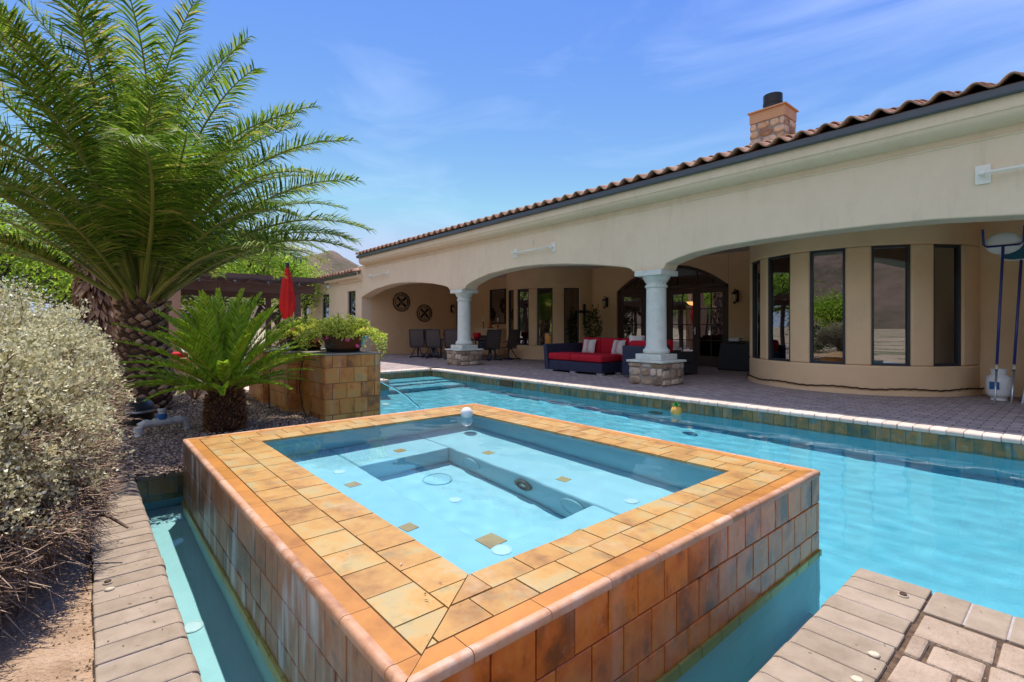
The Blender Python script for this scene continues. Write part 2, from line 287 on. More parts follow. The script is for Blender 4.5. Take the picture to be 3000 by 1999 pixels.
M['palm_y'] = leafmat('date_palm_leaf_yellow', [(.15, .21, .03), (.32, .32, .05), (.46, .34, .10)], trans=.35, rough=.5)
M['rachis'] = mk('frond_stem', [(.16, .20, .03), (.28, .25, .05)], scale=3, rough=.5)
M['sago'] = leafmat('sago_leaf', [(.22, .38, .02), (.40, .60, .035), (.58, .68, .08)], trans=.5, rough=.32, spec=.5)
M['sago_r'] = mk('sago_stem', [(.40, .34, .07), (.48, .42, .1)], scale=3, rough=.5)
M['boot'] = mk('palm_boot', [(.15, .08, .045), (.34, .20, .12), (.52, .35, .22)], scale=4, rough=.95, bump=.5, bscale=60, island=.5, ihue=.3)
M['fibre'] = mk('palm_fibre', [(.045, .025, .015), (.09, .05, .03)], scale=12, rough=1, bump=.8, bscale=60)
M['spike'] = mk('sago_spike', [(.16, .07, .03), (.40, .21, .09)], scale=3, rough=.9, island=.8, ihue=.4)
M['shrub'] = leafmat('texas_sage_leaf', [(.34, .31, .13), (.66, .61, .36), (.84, .79, .57)], trans=.25, rough=.85, ihue=.25, scale=2.5, spec=.15)
M['twig'] = mk('twig', [(.14, .08, .05), (.30, .20, .13), (.42, .30, .2)], scale=5, rough=.9, island=.6, ihue=.35)
M['tree_leaf'] = leafmat('mesquite_leaf', [(.16, .30, .02), (.32, .50, .04), (.48, .62, .07)], trans=.5, rough=.6)
M['tree_dark'] = leafmat('dark_tree_leaf', [(.03, .06, .018), (.06, .10, .025), (.09, .13, .04)], trans=.3, rough=.6)
M['bark'] = mk('bark', [(.05, .035, .028), (.12, .09, .07)], scale=6, rough=1, bump=.6, bscale=30)
M['flower_leaf'] = leafmat('trailing_leaf', [(.30, .42, .03), (.58, .62, .08), (.78, .74, .18)], trans=.4, rough=.55)
M['flower'] = mk('pink_flower', [(.7, .05, .2), (.8, .15, .35)], scale=3, rough=.6, trans=.3)
M['hill'] = mk('desert_hill', [(.07, .07, .035), (.15, .105, .075), (.20, .14, .105)], scale=.05, rough=1, bump=.6, bscale=.3, bdist=3, detail=10)
M['desert'] = mk('desert_ground', [(.36, .27, .17), (.50, .38, .26)], scale=.4, rough=1, bump=.5, bscale=6, detail=9, speck=[((.10, .12, .05), .35, .5, .06, .8)])
M['paving'] = mk('light_paving', [(.42, .35, .29), (.52, .45, .38)], scale=2, rough=.9, bump=.3, bscale=50)
ZT0 = .281
# ------------------------------------------------------------------ ground, paving, hills
def sheet(name, x0, y0, x1, y1, z, m, n=1, kind='structure', parent=None, bump=0, hole=None):
    nx = max(1, int((x1 - x0) / n)); ny = max(1, int((y1 - y0) / n)); xs = np.linspace(x0, x1, nx + 1); ys = np.linspace(y0, y1, ny + 1)
    X, Y = np.meshgrid(xs, ys); Z = np.full_like(X, z)
    if bump:
        for idx in np.ndindex(X.shape): Z[idx] += bump * noise.noise(Vector((X[idx] * 1.7, Y[idx] * 1.7, 3))) + bump * .5 * noise.noise(Vector((X[idx] * 6, Y[idx] * 6, 9)))
    V = np.stack([X, Y, Z], -1).reshape(-1, 3); i = np.arange(ny)[:, None] * (nx + 1) + np.arange(nx)[None]; F_ = np.stack([i, i + 1, i + nx + 2, i + nx + 1], -1).reshape(-1, 4)
    o = npmesh(name, V, F_, m, parent, smooth=bump > 0)
    if kind: S(o, kind)
    return o
g = MB(); BIG = 2500
hx0, hx1, hy0, hy1 = -12.4, 6.4, .02, 7.7
for a, b_, c, d in [(-BIG, -BIG, BIG, hy0), (-BIG, hy1, BIG, BIG), (-BIG, hy0, hx0, hy1), (hx1, hy0, BIG, hy1)]: g.quad((a, b_, -.05), (c, b_, -.05), (c, d, -.05), (a, d, -.05))
S(g.build('ground', M['desert']))
def brickmat(name, base, bw, bh, mortar=(.05, .04, .035), rot=0, scale=1, squash=1):
    m = mk(name, base, scale=6, rough=.9, detail=9, spec=.2); nt = m.node_tree; N = nt.nodes; L = nt.links; b = N['Principled BSDF']; src = b.inputs['Base Color'].links[0].from_socket
    tc = N.new('ShaderNodeTexCoord'); mp = N.new('ShaderNodeMapping'); mp.inputs['Rotation'].default_value = (0, 0, rot); L.new(tc.outputs['Object'], mp.inputs[0])
    br = N.new('ShaderNodeTexBrick'); br.inputs['Scale'].default_value = 1; br.inputs['Brick Width'].default_value = bw; br.inputs['Row Height'].default_value = bh; br.inputs['Mortar Size'].default_value = .006; br.inputs['Mortar Smooth'].default_value = .3
    br.inputs['Color1'].default_value = (.82, .8, .8, 1); br.inputs['Color2'].default_value = (1.1, 1.08, 1.05, 1); br.inputs['Mortar'].default_value = (.25, .22, .2, 1); L.new(mp.outputs[0], br.inputs[0])
    mx = N.new('ShaderNodeMixRGB'); mx.blend_type = 'MULTIPLY'; mx.inputs[0].default_value = 1; L.new(src, mx.inputs[1]); L.new(br.outputs[0], mx.inputs[2]); L.new(mx.outputs[0], b.inputs['Base Color'])
    n2 = N.new('ShaderNodeTexNoise'); n2.inputs['Scale'].default_value = 70; L.new(mp.outputs[0], n2.inputs['Vector']); sb = N.new('ShaderNodeMath'); sb.operation = 'MULTIPLY_ADD'; sb.inputs[1].default_value = -3.0; L.new(br.outputs['Fac'], sb.inputs[0]); L.new(n2.outputs[0], sb.inputs[2])
    bu = N.new('ShaderNodeBump'); bu.inputs['Strength'].default_value = .7; bu.inputs['Distance'].default_value = .006; L.new(sb.outputs[0], bu.inputs['Height']); L.new(bu.outputs[0], b.inputs['Normal']); return m
M['patio'] = brickmat('patio_pavers', [(.29, .235, .225), (.38, .31, .295), (.44, .37, .35)], .22, .12)
pv = MB()
pv.box(-30, 7.801, -.2, 6.4, 14.6, 0).box(-30, 2.0, -.2, -12.502, 7.80, 0).box(-30, -8, -.2, -11.0, 1.999, .0)
S(pv.build('patio_paving', M['patio']))
# planting bed of gravel and soil left of the spa
bd = sheet('gravel_bed', -11.0, .05, -4.95, 2.28, .0, M['gravel'], n=.06, bump=.03)
bd2 = sheet('gravel_bed', -4.97, .66, -4.66, 2.28, .0, M['gravel'], n=.06, bump=.02)
sb = sheet('soil', -11.0, -9, -1.9, .03, -.035, M['soil'], n=.08, bump=.03)
# loose stones and bark on the bed
def scatter_stones(name, n, region, s0, s1, z, m, flat=.5):
    P = np.stack([rng.uniform(region[0], region[2], n), rng.uniform(region[1], region[3], n), np.full(n, z)], 1)
    base = np.array([(1, 0, 0), (0, 1, 0), (-1, 0, 0), (0, -1, 0), (0, 0, 1), (0, 0, -1)], float); Fq = np.array([(0, 1, 4), (1, 2, 4), (2, 3, 4), (3, 0, 4), (1, 0, 5), (2, 1, 5), (3, 2, 5), (0, 3, 5)])
    s = rng.uniform(s0, s1, n)[:, None, None] * rng.uniform(.5, 1.2, (n, 1, 3)) * np.array([1, 1, flat]); a = rng.uniform(0, 6.28, n); ca, sa = np.cos(a), np.sin(a)
    V = base[None] * s; Vx = V[..., 0] * ca[:, None] - V[..., 1] * sa[:, None]; Vy = V[..., 0] * sa[:, None] + V[..., 1] * ca[:, None]; V = np.stack([Vx, Vy, V[..., 2]], -1) + P[:, None]
    F_ = Fq[None] + (np.arange(n) * 6)[:, None, None]; return S(npmesh(name, V.reshape(-1, 3), F_.reshape(-1, 3), m), 'stuff')
tag(scatter_stones('gravel', 26000, (-10.8, .05, -4.75, 2.26), .008, .02, .012, M['stone']), 'loose dark gravel and bark chips in the planting bed', 'gravel')
tag(scatter_stones('pebbles', 9000, (-6, -1.6, -1.95, .03), .003, .008, -.030, M['soil']), 'small grit on the bare soil beside the coping', 'grit')

# far hills: one ridge beyond the house wing, one behind the camera
def ridge(name, cx_, cy_, length, width, h, ang, seed, n=90, lo=.62, amp=.55):
    V = []; F_ = []; m_ = 26; ca, sa = math.cos(ang), math.sin(ang)
    for j in range(m_ + 1):
        for i in range(n + 1):
            s = (i / n - .5) * 2; t = (j / m_ - .5) * 2
            e = max(0, 1 - abs(s) ** 2.2) * max(0, 1 - abs(t) ** 1.4)
            z = h * e * (lo + amp * noise.fractal(Vector((s * 3 + seed, t * 1.5, seed)), 1, 2, 6)) - 1
            x = s * length / 2; y = t * width / 2; V.append((cx_ + x * ca - y * sa, cy_ + x * sa + y * ca, z))
    for j in range(m_):
        for i in range(n): a = j * (n + 1) + i; F_.append((a, a + 1, a + n + 2, a + n + 1))
    return S(npmesh(name, np.array(V), np.array(F_), M['hill'], smooth=True))
ridge('hill', -560, 190, 330, 240, 80, R(70), 4.2, lo=1.0, amp=.10)
ridge('hill', -60, -330, 900, 260, 95, R(-6), 9.1, 140)
ridge('hill', 250, -150, 420, 200, 60, R(65), 2.1)

# ------------------------------------------------------------------ swimming pool
pool = T('swimming_pool', 'long turquoise swimming pool with pinkish brick coping in front of the house', 'pool', (-4, 5, 0))
bs = MB()
bs.box(-12.4, .0, -1.45, 6.4, 7.7, -1.3)                       # floor
bs.box(-12.6, 7.452, -1.3, 6.4, 7.75, -.062)                   # house side wall
bs.box(-12.5, 2.3, -1.3, -12.2, 7.45, -.062)                   # end wall
bs.box(-.74, -1.5, -1.3, 6.4, 2.86, -.062)                     # body under the near deck
bs.box(-5.3, -.0, -1.3, -.742, .28, -.062)                     # body under the left strip
bs.box(-12.5, .0, -1.3, -4.98, 2.28, -.062)                    # under the bed
bs.box(-4.978, .66, -1.3, -4.702, 2.278, -.062)
bs.box(-12.5, 2.29, -1.3, -10.2, 5.15, -.062)
bs.box(-12.2, 5.16, -1.3, -11.42, 7.44, -.32).box(-11.419, 5.16, -1.3, -11.06, 7.44, -.56).box(-11.059, 5.16, -1.3, -10.5, 7.44, -.8)
bs.build('basin', M['plaster'], pool, bevel=.02)
MB().box(-4.97, .282, -1.3, -.742, .66, -.56).box(-1.2, .661, -1.3, -.742, 3.3, -.95).build('channel_floor', M['plaster3'], pool, bevel=.02)
def tiles(mb, O, U, V, W, H, tw, th, gap=.006, t=.012, off=0.0, jit=.0008, z0off=0):
    O = Vector(O); U = Vector(U).normalized(); V = Vector(V).normalized(); Nn = U.cross(V); r_ = 0; v = z0off
    while v < H - .004:
        v1 = min(v + th, H); v0 = max(v, 0); u = -(off if r_ % 2 else 0) * tw
        while u < W - .004:
            a = max(u, 0); b = min(u + tw, W)
            if b - a > .012 and v1 - v0 > .01:
                k = rng.normal() * jit
                pts = [O + U * x + V * y + Nn * (t + k if q else -.004) for q in (0, 1) for x, y in ((a + gap / 2, v0 + gap / 2), (b - gap / 2, v0 + gap / 2), (b - gap / 2, v1 - gap / 2), (a + gap / 2, v1 - gap / 2))]
                mb.add(pts, [(4, 5, 6, 7), (0, 1, 5, 4), (1, 2, 6, 5), (2, 3, 7, 6), (3, 0, 4, 7)])
            u += tw
        v += th; r_ += 1
    return mb
wt = MB()
wt = MB(); tiles(wt, (-12.19, 7.45, -.36), (1, 0, 0), (0, 0, 1), 18.5, .3, .15, .15, off=.5); wt.build('waterline_tile', M['water_tile'], pool, bevel=.0015, seg=1)
wt = MB(); tiles(wt, (-12.2, 5.16, -.36), (0, 1, 0), (0, 0, 1), 2.3, .3, .15, .15, off=.5); wt.build('waterline_tile', M['water_tile'], pool, bevel=.0015, seg=1)
wt = MB(); tiles(wt, (-.74, 2.8, -.36), (0, -1, 0), (0, 0, 1), 2.5, .3, .15, .15, off=.5); wt.build('waterline_tile', M['water_tile'], pool, bevel=.0015, seg=1)
wt = MB(); tiles(wt, (-4.978, .29, -.36), (0, 1, 0), (0, 0, 1), .36, .3, .2, .15, off=.5); wt.build('waterline_tile', M['water_tile'], pool, bevel=.0015, seg=1)
wt = MB(); tiles(wt, (-10.2, 5.14, -.36), (-1, 0, 0), (0, 0, 1), 2.0, .3, .15, .15, off=.5); wt.build('waterline_tile', M['water_tile'], pool, bevel=.0015, seg=1)
wt = MB(); tiles(wt, (-.76, .28, -.36), (-1, 0, 0), (0, 0, 1), 4.2, .3, .2, .15, off=.5); wt.build('waterline_tile', M['water_tile'], pool, bevel=.0015, seg=1)
wt = MB(); tiles(wt, (-10.2, 3.2, -.36), (0, 1, 0), (0, 0, 1), 1.94, .3, .15, .15, off=.5); wt.build('waterline_tile', M['water_tile'], pool, bevel=.0015, seg=1)

def coping(mb, O, along, inward, length, pitch, depth, z=0.0, th=.062, gap=.007, nose=.028, dark=0):
    """bullnose bricks: O = water edge start, along = run direction, inward = away from the water"""
    O = Vector(O); A = Vector(along); I = Vector(inward); n = int(round(length / pitch))
    prof = [(depth, z - .05), (depth, z), (nose, z)] + [(nose - nose * math.sin(t), z - nose + nose * math.cos(t)) for t in (R(22), R(45), R(68), R(90))] + [(0, z - th + .012), (.01, z - th)]
    flip = A.cross(I).z < 0
    for i in range(n):
        a = i * pitch + gap / 2 + rng.normal() * .001; b = (i + 1) * pitch - gap / 2 + rng.normal() * .001; dz = rng.normal() * .0008; di = rng.normal() * .0018; k = len(prof)
        vs = [O + A * q + I * (d + di) + Vector((0, 0, zz + dz)) for q in (a, b) for d, zz in prof]
        fs = [tuple(range(k)), tuple(reversed(range(k, 2 * k)))] + [(j, k + j, k + (j + 1) % k, (j + 1) % k) for j in range(k)]
        if flip: fs = [tuple(reversed(f)) for f in fs]
        mb.add(vs, fs)
    return mb
cp = MB(); coping(cp, (-12.2, 7.435, 0), (1, 0, 0), (0, 1, 0), 18.6, .15, .355); coping(cp, (-12.185, 7.42, 0), (0, -1, 0), (-1, 0, 0), 2.25, .15, .31)
coping(cp, (-10.19, 3.1, 0), (0, 1, 0), (-1, 0, 0), 2.0, .15, .30, nose=.025)
coping(cp, (-10.2, 5.165, 0), (-1, 0, 0), (0, -1, 0), 2.0, .15, .30, nose=.025)
cp.build('far_coping', M['coping_far'], pool, bevel=.004, seg=1)
cp = MB()
coping(cp, (-.755, 2.875, 0), (0, -1, 0), (1, 0, 0), 4.25, .125, .285, th=.07)
coping(cp, (-.462, 2.885, 0), (1, 0, 0), (0, -1, 0), 6.8, .125, .26, th=.07)
coping(cp, (-4.62, .305, 0), (1, 0, 0), (0, -1, 0), 3.875, .125, .275, th=.07)
coping(cp, (-4.96, .69, 0), (0, -1, 0), (-1, 0, 0), .375, .1875, .33, th=.075, nose=.034)
coping(cp, (-4.96, .305, 0), (1, 0, 0), (0, -1, 0), .34, .17, .275, th=.07, nose=.034)
cp.box(-5.28, .03, -.06, -4.968, .306, -.002)
cpo = cp.build('coping', M['coping'], pool, bevel=.006, seg=2)
# joint sand under the bricks
js = MB(); js.box(-.73, -1.4, -.06, 6.4, 2.85, -.012); js.box(-5.2, .035, -.06, -.75, .27, -.010); js.box(-.745, -.9, -.06, -.72, 0, -.012)
js.box(-12.5, 7.46, -.06, 6.4, 7.79, -.008)
js.build('joint_sand', M['joint'], pool)
lm = MB(); lm.box(-.732, -1.3, -.06, -.478, 2.86, -.005); lm.box(-.462, 2.635, -.06, 6.4, 2.865, -.005); lm.box(-5.2, .037, -.055, -.76, .28, -.005); lm.box(-12.19, 7.457, -.06, 6.4, 7.785, -.004); lm.build('mortar', M['lime'], pool)
S(MB().box(-12.5, 2.3, -.06, -10.22, 5.13, -.001).build('step_deck', M['coping_far']))
# tumbled pavers of the near deck
pb = MB(); y = 2.612; r_ = 0
while y > -1.2:
    h = .215 if r_ % 3 != 1 else .16; x = -.458 - (.09 if r_ % 2 else 0)
    while x < 4.5:
        w_ = random.choice((.155, .23, .30)); a = max(x, -.458)
        if x + w_ - a > .03:
            j = lambda: rng.normal() * .0028
            x0, x1, y0, y1, zt = a + .005, x + w_ - .005, y - h + .005, y - .005, -.002 + rng.normal() * .002
            pb.add([(x0 + j(), y0 + j(), -.05), (x1 + j(), y0 + j(), -.05), (x1 + j(), y1 + j(), -.05), (x0 + j(), y1 + j(), -.05), (x0 + j(), y0 + j(), zt + j() * .5), (x1 + j(), y0 + j(), zt + j() * .5), (x1 + j(), y1 + j(), zt + j() * .5), (x0 + j(), y1 + j(), zt + j() * .5)],
                   [(3, 2, 1, 0), (4, 5, 6, 7), (0, 1, 5, 4), (1, 2, 6, 5), (2, 3, 7, 6), (3, 0, 4, 7)])
        x += w_
    y -= h; r_ += 1
S(pb.build('pavers', M['paver'], bevel=.011, seg=2))
MBd = MB(); MBd.box(-1.9, -3, -.3, 4.5, -1.23, -.003); MBd.box(-1.85, -1.24, -.3, -.76, .028, -.003); S(MBd.build('paving', M['paver']))
# fittings
def disc(name, x, y, z, r, m, parent, hole=False, n=20, nrm=None):
    b = MB(); prof = [(r, 0), (r, .004), (r * .86, .007), (r * .8, .005), (r * .3, .006), (0.0001, .006)] if not hole else [(r, 0), (r, .005), (r * .88, .007), (r * .72, .006), (r * .7, -.02), (.0001, -.02)]
    return b.lathe(prof, (x, y, z), n, nrm).build(name, m, parent, smooth=True, auto=30)
for x, y, h, lb in [(-.542, 2.705, 1, 'round anchor socket, open, in the near coping next to the pool corner'), (-.513, 2.14, 0, 'cream round anchor cap on the near coping, clear of the frame edge'), (-.513, 1.945, 0, 'cream round anchor cap on the near coping, nearest the bottom of the photo'), (-2.934, .083, 1, 'open round anchor socket in the left coping strip, beside a cream cap'), (-2.857, .087, 0, 'cream round cap on the left coping strip, beside the open socket')]:
    o = disc('anchor_cap', x, y, .001, .0185, M['offwhite'], None); tag(o, lb, 'cap', 'round anchor caps set in the coping')
    if h: disc('socket_hole', x, y, .0065, .0135, M['joint'], o)
disc('return_fitting', -3.0, .42, -.556, .052, M['white'], pool); disc('return_fitting', -9.3, 4.6, -1.297, .1, M['white'], pool)
disc('main_drain', -3.2, 5.9, -1.297, .16, M['fascia'], pool)
lt = MB(); lt.lathe([(.14, 0), (.14, .02), (.10, .03), (.09, .02), (.0001, .02)], (-4.9, 7.45, -.75), 24, Matrix.Rotation(R(90), 4, 'X')); lt.build('underwater_light', M['fascia'], pool, smooth=True, auto=40)
sk_ = MB(); sk_.box(-9.1, 7.41, -.20, -8.65, 7.435, -.065); sk_.build('skimmer_mouth', M['joint'], pool)

def litter(name, regions, label):
    Ps = []
    for x0, y0, x1, y1, z, n_ in regions: Ps.append(np.stack([rng.uniform(x0, x1, n_), rng.uniform(y0, y1, n_), np.full(n_, z + .003)], 1))
    P = np.concatenate(Ps); D = rng.normal(size=(len(P), 3)) * np.array([1, 1, .12]); V, F_ = leaves(P, D, rng.uniform(.006, .026, len(P)), rng.uniform(.003, .007, len(P)), .3)
    V[:, 2] = np.maximum(V[:, 2], np.repeat(P[:, 2], 4)); o = S(npmesh(name, V, F_, M['twig']), 'stuff'); tag(o, label, 'litter')
litter('leaf_litter', [(-5.2, .05, -2.2, .27, 0, 70), (-4.6, .72, -4.3, 3.3, ZT0, 30), (-4.3, .65, -1.3, .95, ZT0, 12), (-.7, 1.2, .3, 2.8, 0, 45)], 'small dry leaf bits and twigs scattered on coping and pavers')
# water surface of the pool
def inland(x, y): return False
xs = np.arange(-12.22, 6.3, .055); ys = np.arange(.285, 7.47, .055); X, Y = np.meshgrid(xs, ys)
Z = np.zeros_like(X)
for (j, i), x in np.ndenumerate(X):
    y = Y[j, i]; calm = .65 + .6 * min(1, max(0, (-x) / 4.5)); d = math.hypot(x + 7.45, y - 4.33)
    if y < 2.85 and x > -5: calm = .25
    chop = math.exp(-d / 1.3); chop2 = math.exp(-math.hypot(x + 7.2, y - 3.4) / .8)
    q = Vector((x, y, 0))
    Z[j, i] = calm * (.0052 * noise.noise(q * 2.1 + Vector((3, 0, 0))) + .0036 * noise.noise(Vector((x * 3.2 + y, y * 6.5 - x, 2))) + .0011 * noise.noise(q * 11)) + (.012 * chop + .010 * chop2) * noise.noise(Vector((x * 8, y * 11, 1)))
    Z[j, i] += .002 * math.sin(d * 26) * math.exp(-d * 1.1)
    e = math.hypot(x + 2.35, y - 6.0); Z[j, i] += .0011 * math.sin(e * 70) * math.exp(-e * 6)
V = np.stack([X, Y, Z - .2], -1).reshape(-1, 3); nx = len(xs); keep = []
for j in range(len(ys) - 1):
    for i in range(nx - 1):
        x, y = xs[i], ys[j]
        if -4.62 < x < -1.26 and .72 < y < 3.33: continue
        if x > -.68 and y < 2.8: continue
        if x < -5.05 and y < 2.22: continue
        if x < -4.74 and y < 2.2 and y > .7: continue
        if x < -10.3 and y < 5.1: continue
        a = j * nx + i; keep.append((a, a + 1, a + nx + 1, a + nx))
F_ = np.array(keep); used = np.unique(F_); rm = np.full(len(V), -1); rm[used] = np.arange(len(used))
pw = S(npmesh('water', V[used], rm[F_], M['water'], smooth=True)); pw.cycles.is_caustics_caster = True
# ------------------------------------------------------------------ raised spa
spa = T('raised_spa', 'raised square spa clad in ochre and rust slate tiles in the foreground', 'spa', (-2.9, 2.05, -.2))
ox0, oy0, ox1, oy1 = -4.70, .61, -1.12, 3.455; ix0, iy0, ix1, iy1 = -4.255, 1.045, -1.46, 3.045; ZT = .28
def ring(mb, a0, b0, a1, b1, c0, d0, c1, d1, z0, z1):
    mb.box(a0, b0, z0, a1, d0, z1).box(a0, d1, z0, a1, b1, z1).box(a0, d0, z0, c0, d1, z1).box(c1, d0, z0, a1, d1, z1)
rb = MB(); ring(rb, ox0, oy0, ox1, oy1, ix0 - .1, iy0 - .1, ix1 + .1, iy1 + .1, -1.3, ZT - .012); rb.build('core', M['grout'], spa)
rb = MB(); ring(rb, ix0 - .098, iy0 - .098, ix1 + .098, iy1 + .098, ix0, iy0, ix1, iy1, -.9, ZT - .0125)
fx0, fy0, fx1, fy1 = -3.655, 1.59, -2.03, 2.41
ring(rb, ix0, iy0, ix1, iy1, fx0, fy0, fx1, fy1, -.9, -.3); rb.box(fx0, fy0, -.9, fx1, fy1, -.66)
ro = rb.build('basin', M['plaster2'], spa, bevel=.018)
stp = MB(); cxn, cyn = ix1, iy0; pts = [(cxn, cyn)] + [(cxn - .86 * math.cos(R(a)), cyn + .86 * math.sin(R(a))) for a in range(0, 91, 5)]
stp.prism([p for p in reversed(pts)], -.6, -.262); stp.build('corner_seat', M['plaster2'], spa, bevel=.012)
pk = MB(); ring(pk, ox0 - .012, oy0 - .012, ox1 + .012, oy1 + .012, ox0 + .05, oy0 + .05, ox1 - .05, oy1 - .05, -1.3, -.305); pk.build('skirt', M['plaster3'], spa, bevel=.006)
wl = MB()  # outer wall tiles: courses .177 high
tiles(wl, (ox0, oy0, -.304), (1, 0, 0), (0, 0, 1), ox1 - ox0, .304 + ZT - .026, .175, .177, off=.5, z0off=-.138)
wl.build('front_wall_tile', M['wall_grey'], spa, bevel=.0025, seg=1)
wl = MB(); tiles(wl, (ox1, oy0, -.304), (0, 1, 0), (0, 0, 1), oy1 - oy0, .304 + ZT - .026, .175, .177, off=.5, z0off=-.138)
tiles(wl, (ox1, oy1, -.304), (-1, 0, 0), (0, 0, 1), ox1 - ox0, .304 + ZT - .026, .175, .177, off=.5, z0off=-.138); tiles(wl, (ox0, oy1, -.304), (0, -1, 0), (0, 0, 1), oy1 - oy0, .304 + ZT - .026, .175, .177, off=.5, z0off=-.138)
wl.build('side_wall_tile', M['wall_rust'], spa, bevel=.0025, seg=1)
yb = MB(); tiles(yb, (ox0, oy0 - .013, -.30), (1, 0, 0), (0, 0, 1), ox1 - ox0 + .013, .095, .175, .095); tiles(yb, (ox1 + .013, oy0, -.30), (0, 1, 0), (0, 0, 1), oy1 - oy0, .095, .175, .095)
yb.build('waterline_band', M['yellow_tile'], spa)
# ledge: mitred sides, a bullnose trim and two courses of tile
led = MB(); trm = MB()
def side(O, A, I, Ln, w, mL, mR):
    O = Vector(O); A = Vector(A); I = Vector(I); tr = .085; rw = (w - tr) / 2; up = Vector((0, 0, 1)); flip = A.cross(I).z < 0
    def cell(mb, t0, t1, d0, d1, prof=None, gap=.006):
        g2 = gap / 2; d0 += g2; d1 -= g2; t0 += g2; t1 -= g2
        lo = lambda d: max(t0, d * mL + g2); hi = lambda d: min(t1, Ln - d * mR - g2)
        if prof is None:
            poly = [(t0, d0), (t1, d0), (t1, d1), (t0, d1)]
            for fn in (lambda p: p[0] - p[1] * mL - g2, lambda p: Ln - p[1] * mR - g2 - p[0]):
                out = []
                for q_ in range(len(poly)):
                    p, p2 = poly[q_], poly[(q_ + 1) % len(poly)]; f1, f2 = fn(p), fn(p2)
                    if f1 >= 0: out.append(p)
                    if f1 * f2 < 0: r1 = f1 / (f1 - f2); out.append((p[0] + (p2[0] - p[0]) * r1, p[1] + (p2[1] - p[1]) * r1))
                poly = out
                if len(poly) < 3: return
            area = abs(sum(poly[q_][0] * poly[(q_ + 1) % len(poly)][1] - poly[(q_ + 1) % len(poly)][0] * poly[q_][1] for q_ in range(len(poly)))) / 2
            if area < .0001: return
            zt = ZT + rng.normal() * .0006; k = len(poly)
            vs = [O + A * t + I * d + up * (ZT - .015) for t, d in poly] + [O + A * t + I * d + up * zt for t, d in poly]
            fs = [tuple(range(k, 2 * k))] + [(q_, (q_ + 1) % k, k + (q_ + 1) % k, k + q_) for q_ in range(k)]
        else:
            k = len(prof); vs = [O + A * lo(max(d, 0)) + I * d + up * z for d, z in prof] + [O + A * hi(max(d, 0)) + I * d + up * z for d, z in prof]
            if hi(0) - lo(0) < .02: return
            fs = [tuple(range(k)), tuple(reversed(range(k, 2 * k)))] + [(j, k + j, k + j + 1, j + 1) for j in range(k - 1)]
        if flip: fs = [tuple(reversed(f)) for f in fs]
        mb.add(vs, fs)
    n = .017
    prof = [(-n, ZT - .028), (-n - .001, ZT - .016)] + [(-n + .015 * (1 - math.cos(t)), ZT - .012 + .015 * math.sin(t)) for t in (R(20), R(45), R(70), R(90))] + [(.010, ZT + .0025), (.016, ZT + .0005), (tr - .003, ZT - .0005), (tr - .003, ZT - .015)]
    prof = list(reversed(prof))
    t = -.1
    while t < Ln: cell(trm, t, t + .30, 0, tr, prof, gap=.003); t += .30
    for r_ in range(2):
        t = -.1 * r_ - .05; d0 = tr + r_ * rw
        while t < Ln: cell(led, t, t + .2, d0, d0 + rw); t += .2
wS, wE, wN, wW = iy0 - oy0 + .012, ox1 - ix1 + .012, oy1 - iy1 + .012, ix0 - ox0 + .012
side((ox0, oy0, 0), (1, 0, 0), (0, 1, 0), ox1 - ox0, wS, wW / wS, wE / wS)
side((ox1, oy0, 0), (0, 1, 0), (-1, 0, 0), oy1 - oy0, wE, wS / wE, wN / wE)
side((ox1, oy1, 0), (-1, 0, 0), (0, -1, 0), ox1 - ox0, wN, wE / wN, wW / wN)
side((ox0, oy1, 0), (0, -1, 0), (1, 0, 0), oy1 - oy0, wW, wN / wW, wS / wW)
led.build('ledge_tile', M['ledge'], spa, bevel=.002, seg=2); tro = trm.build('edge_trim', [M['trim'], M['saddle']], spa, smooth=True, auto=40)
for p_ in tro.data.polygons:
    c_ = p_.center + org(spa); dd = min(c_.x - ox0, ox1 - c_.x, c_.y - oy0, oy1 - c_.y)
    if dd > .014 and abs(p_.normal.z) > .9: p_.material_index = 1
for a, b_ in [(-3.844, 2.038), (-3.312, 2.579), (-2.455, 2.585), (-3.311, 1.40), (-2.50, 1.38), (-1.82, 2.06)]:
    MB().cbox((a, b_, -.297), (.085, .085, .006), rz=R(8)).build('tile_inset', M['ledge'], spa)
MB().cbox((-2.06, 1.62, -.258), (.12, .12, .006), rz=R(4)).build('tile_inset', M['ledge'], spa)
for a, b_, z, r_ in [(-3.63, 1.434, -.299, .045), (-1.95, 1.60, -.261, .055), (-1.9, 2.62, -.299, .045), (-2.95, 2.0, -.659, .05)]: disc('jet_cover', a, b_, z, r_, M['cover'], spa)
gr = MB(); gr.lathe([(.115, 0), (.115, .012), (.105, .016), (.1, .005), (.03, .006), (.0001, .006)], (-3.32, 2.408, -.47), 28, Matrix.Rotation(R(90), 4, 'X')); gr.build('suction_grille', M['plaster2'], spa, smooth=True, auto=30)
gr = MB(); gr.lathe([(.115, 0), (.115, .012), (.105, .016), (.1, .005), (.03, .006), (.0001, .006)], (-2.2, 2.408, -.47), 28, Matrix.Rotation(R(90), 4, 'X')); gr.build('suction_grille', M['plaster2'], spa, smooth=True, auto=30)
gr = MB(); gr.lathe([(.115, 0), (.115, .012), (.105, .016), (.1, .005), (.03, .006), (.0001, .006)], (-3.35, 2.1, -.658), 28); gr.build('suction_grille', M['plaster2'], spa, smooth=True, auto=30)
gr = MB(); gr.lathe([(.085, 0), (.085, .02), (.062, .026), (.058, .012), (.0001, .014)], (-2.68, 2.408, -.45), 28, Matrix.Rotation(R(90), 4, 'X')); gl_ = gr.build('spa_light', M['fascia'], spa, smooth=True, auto=40)
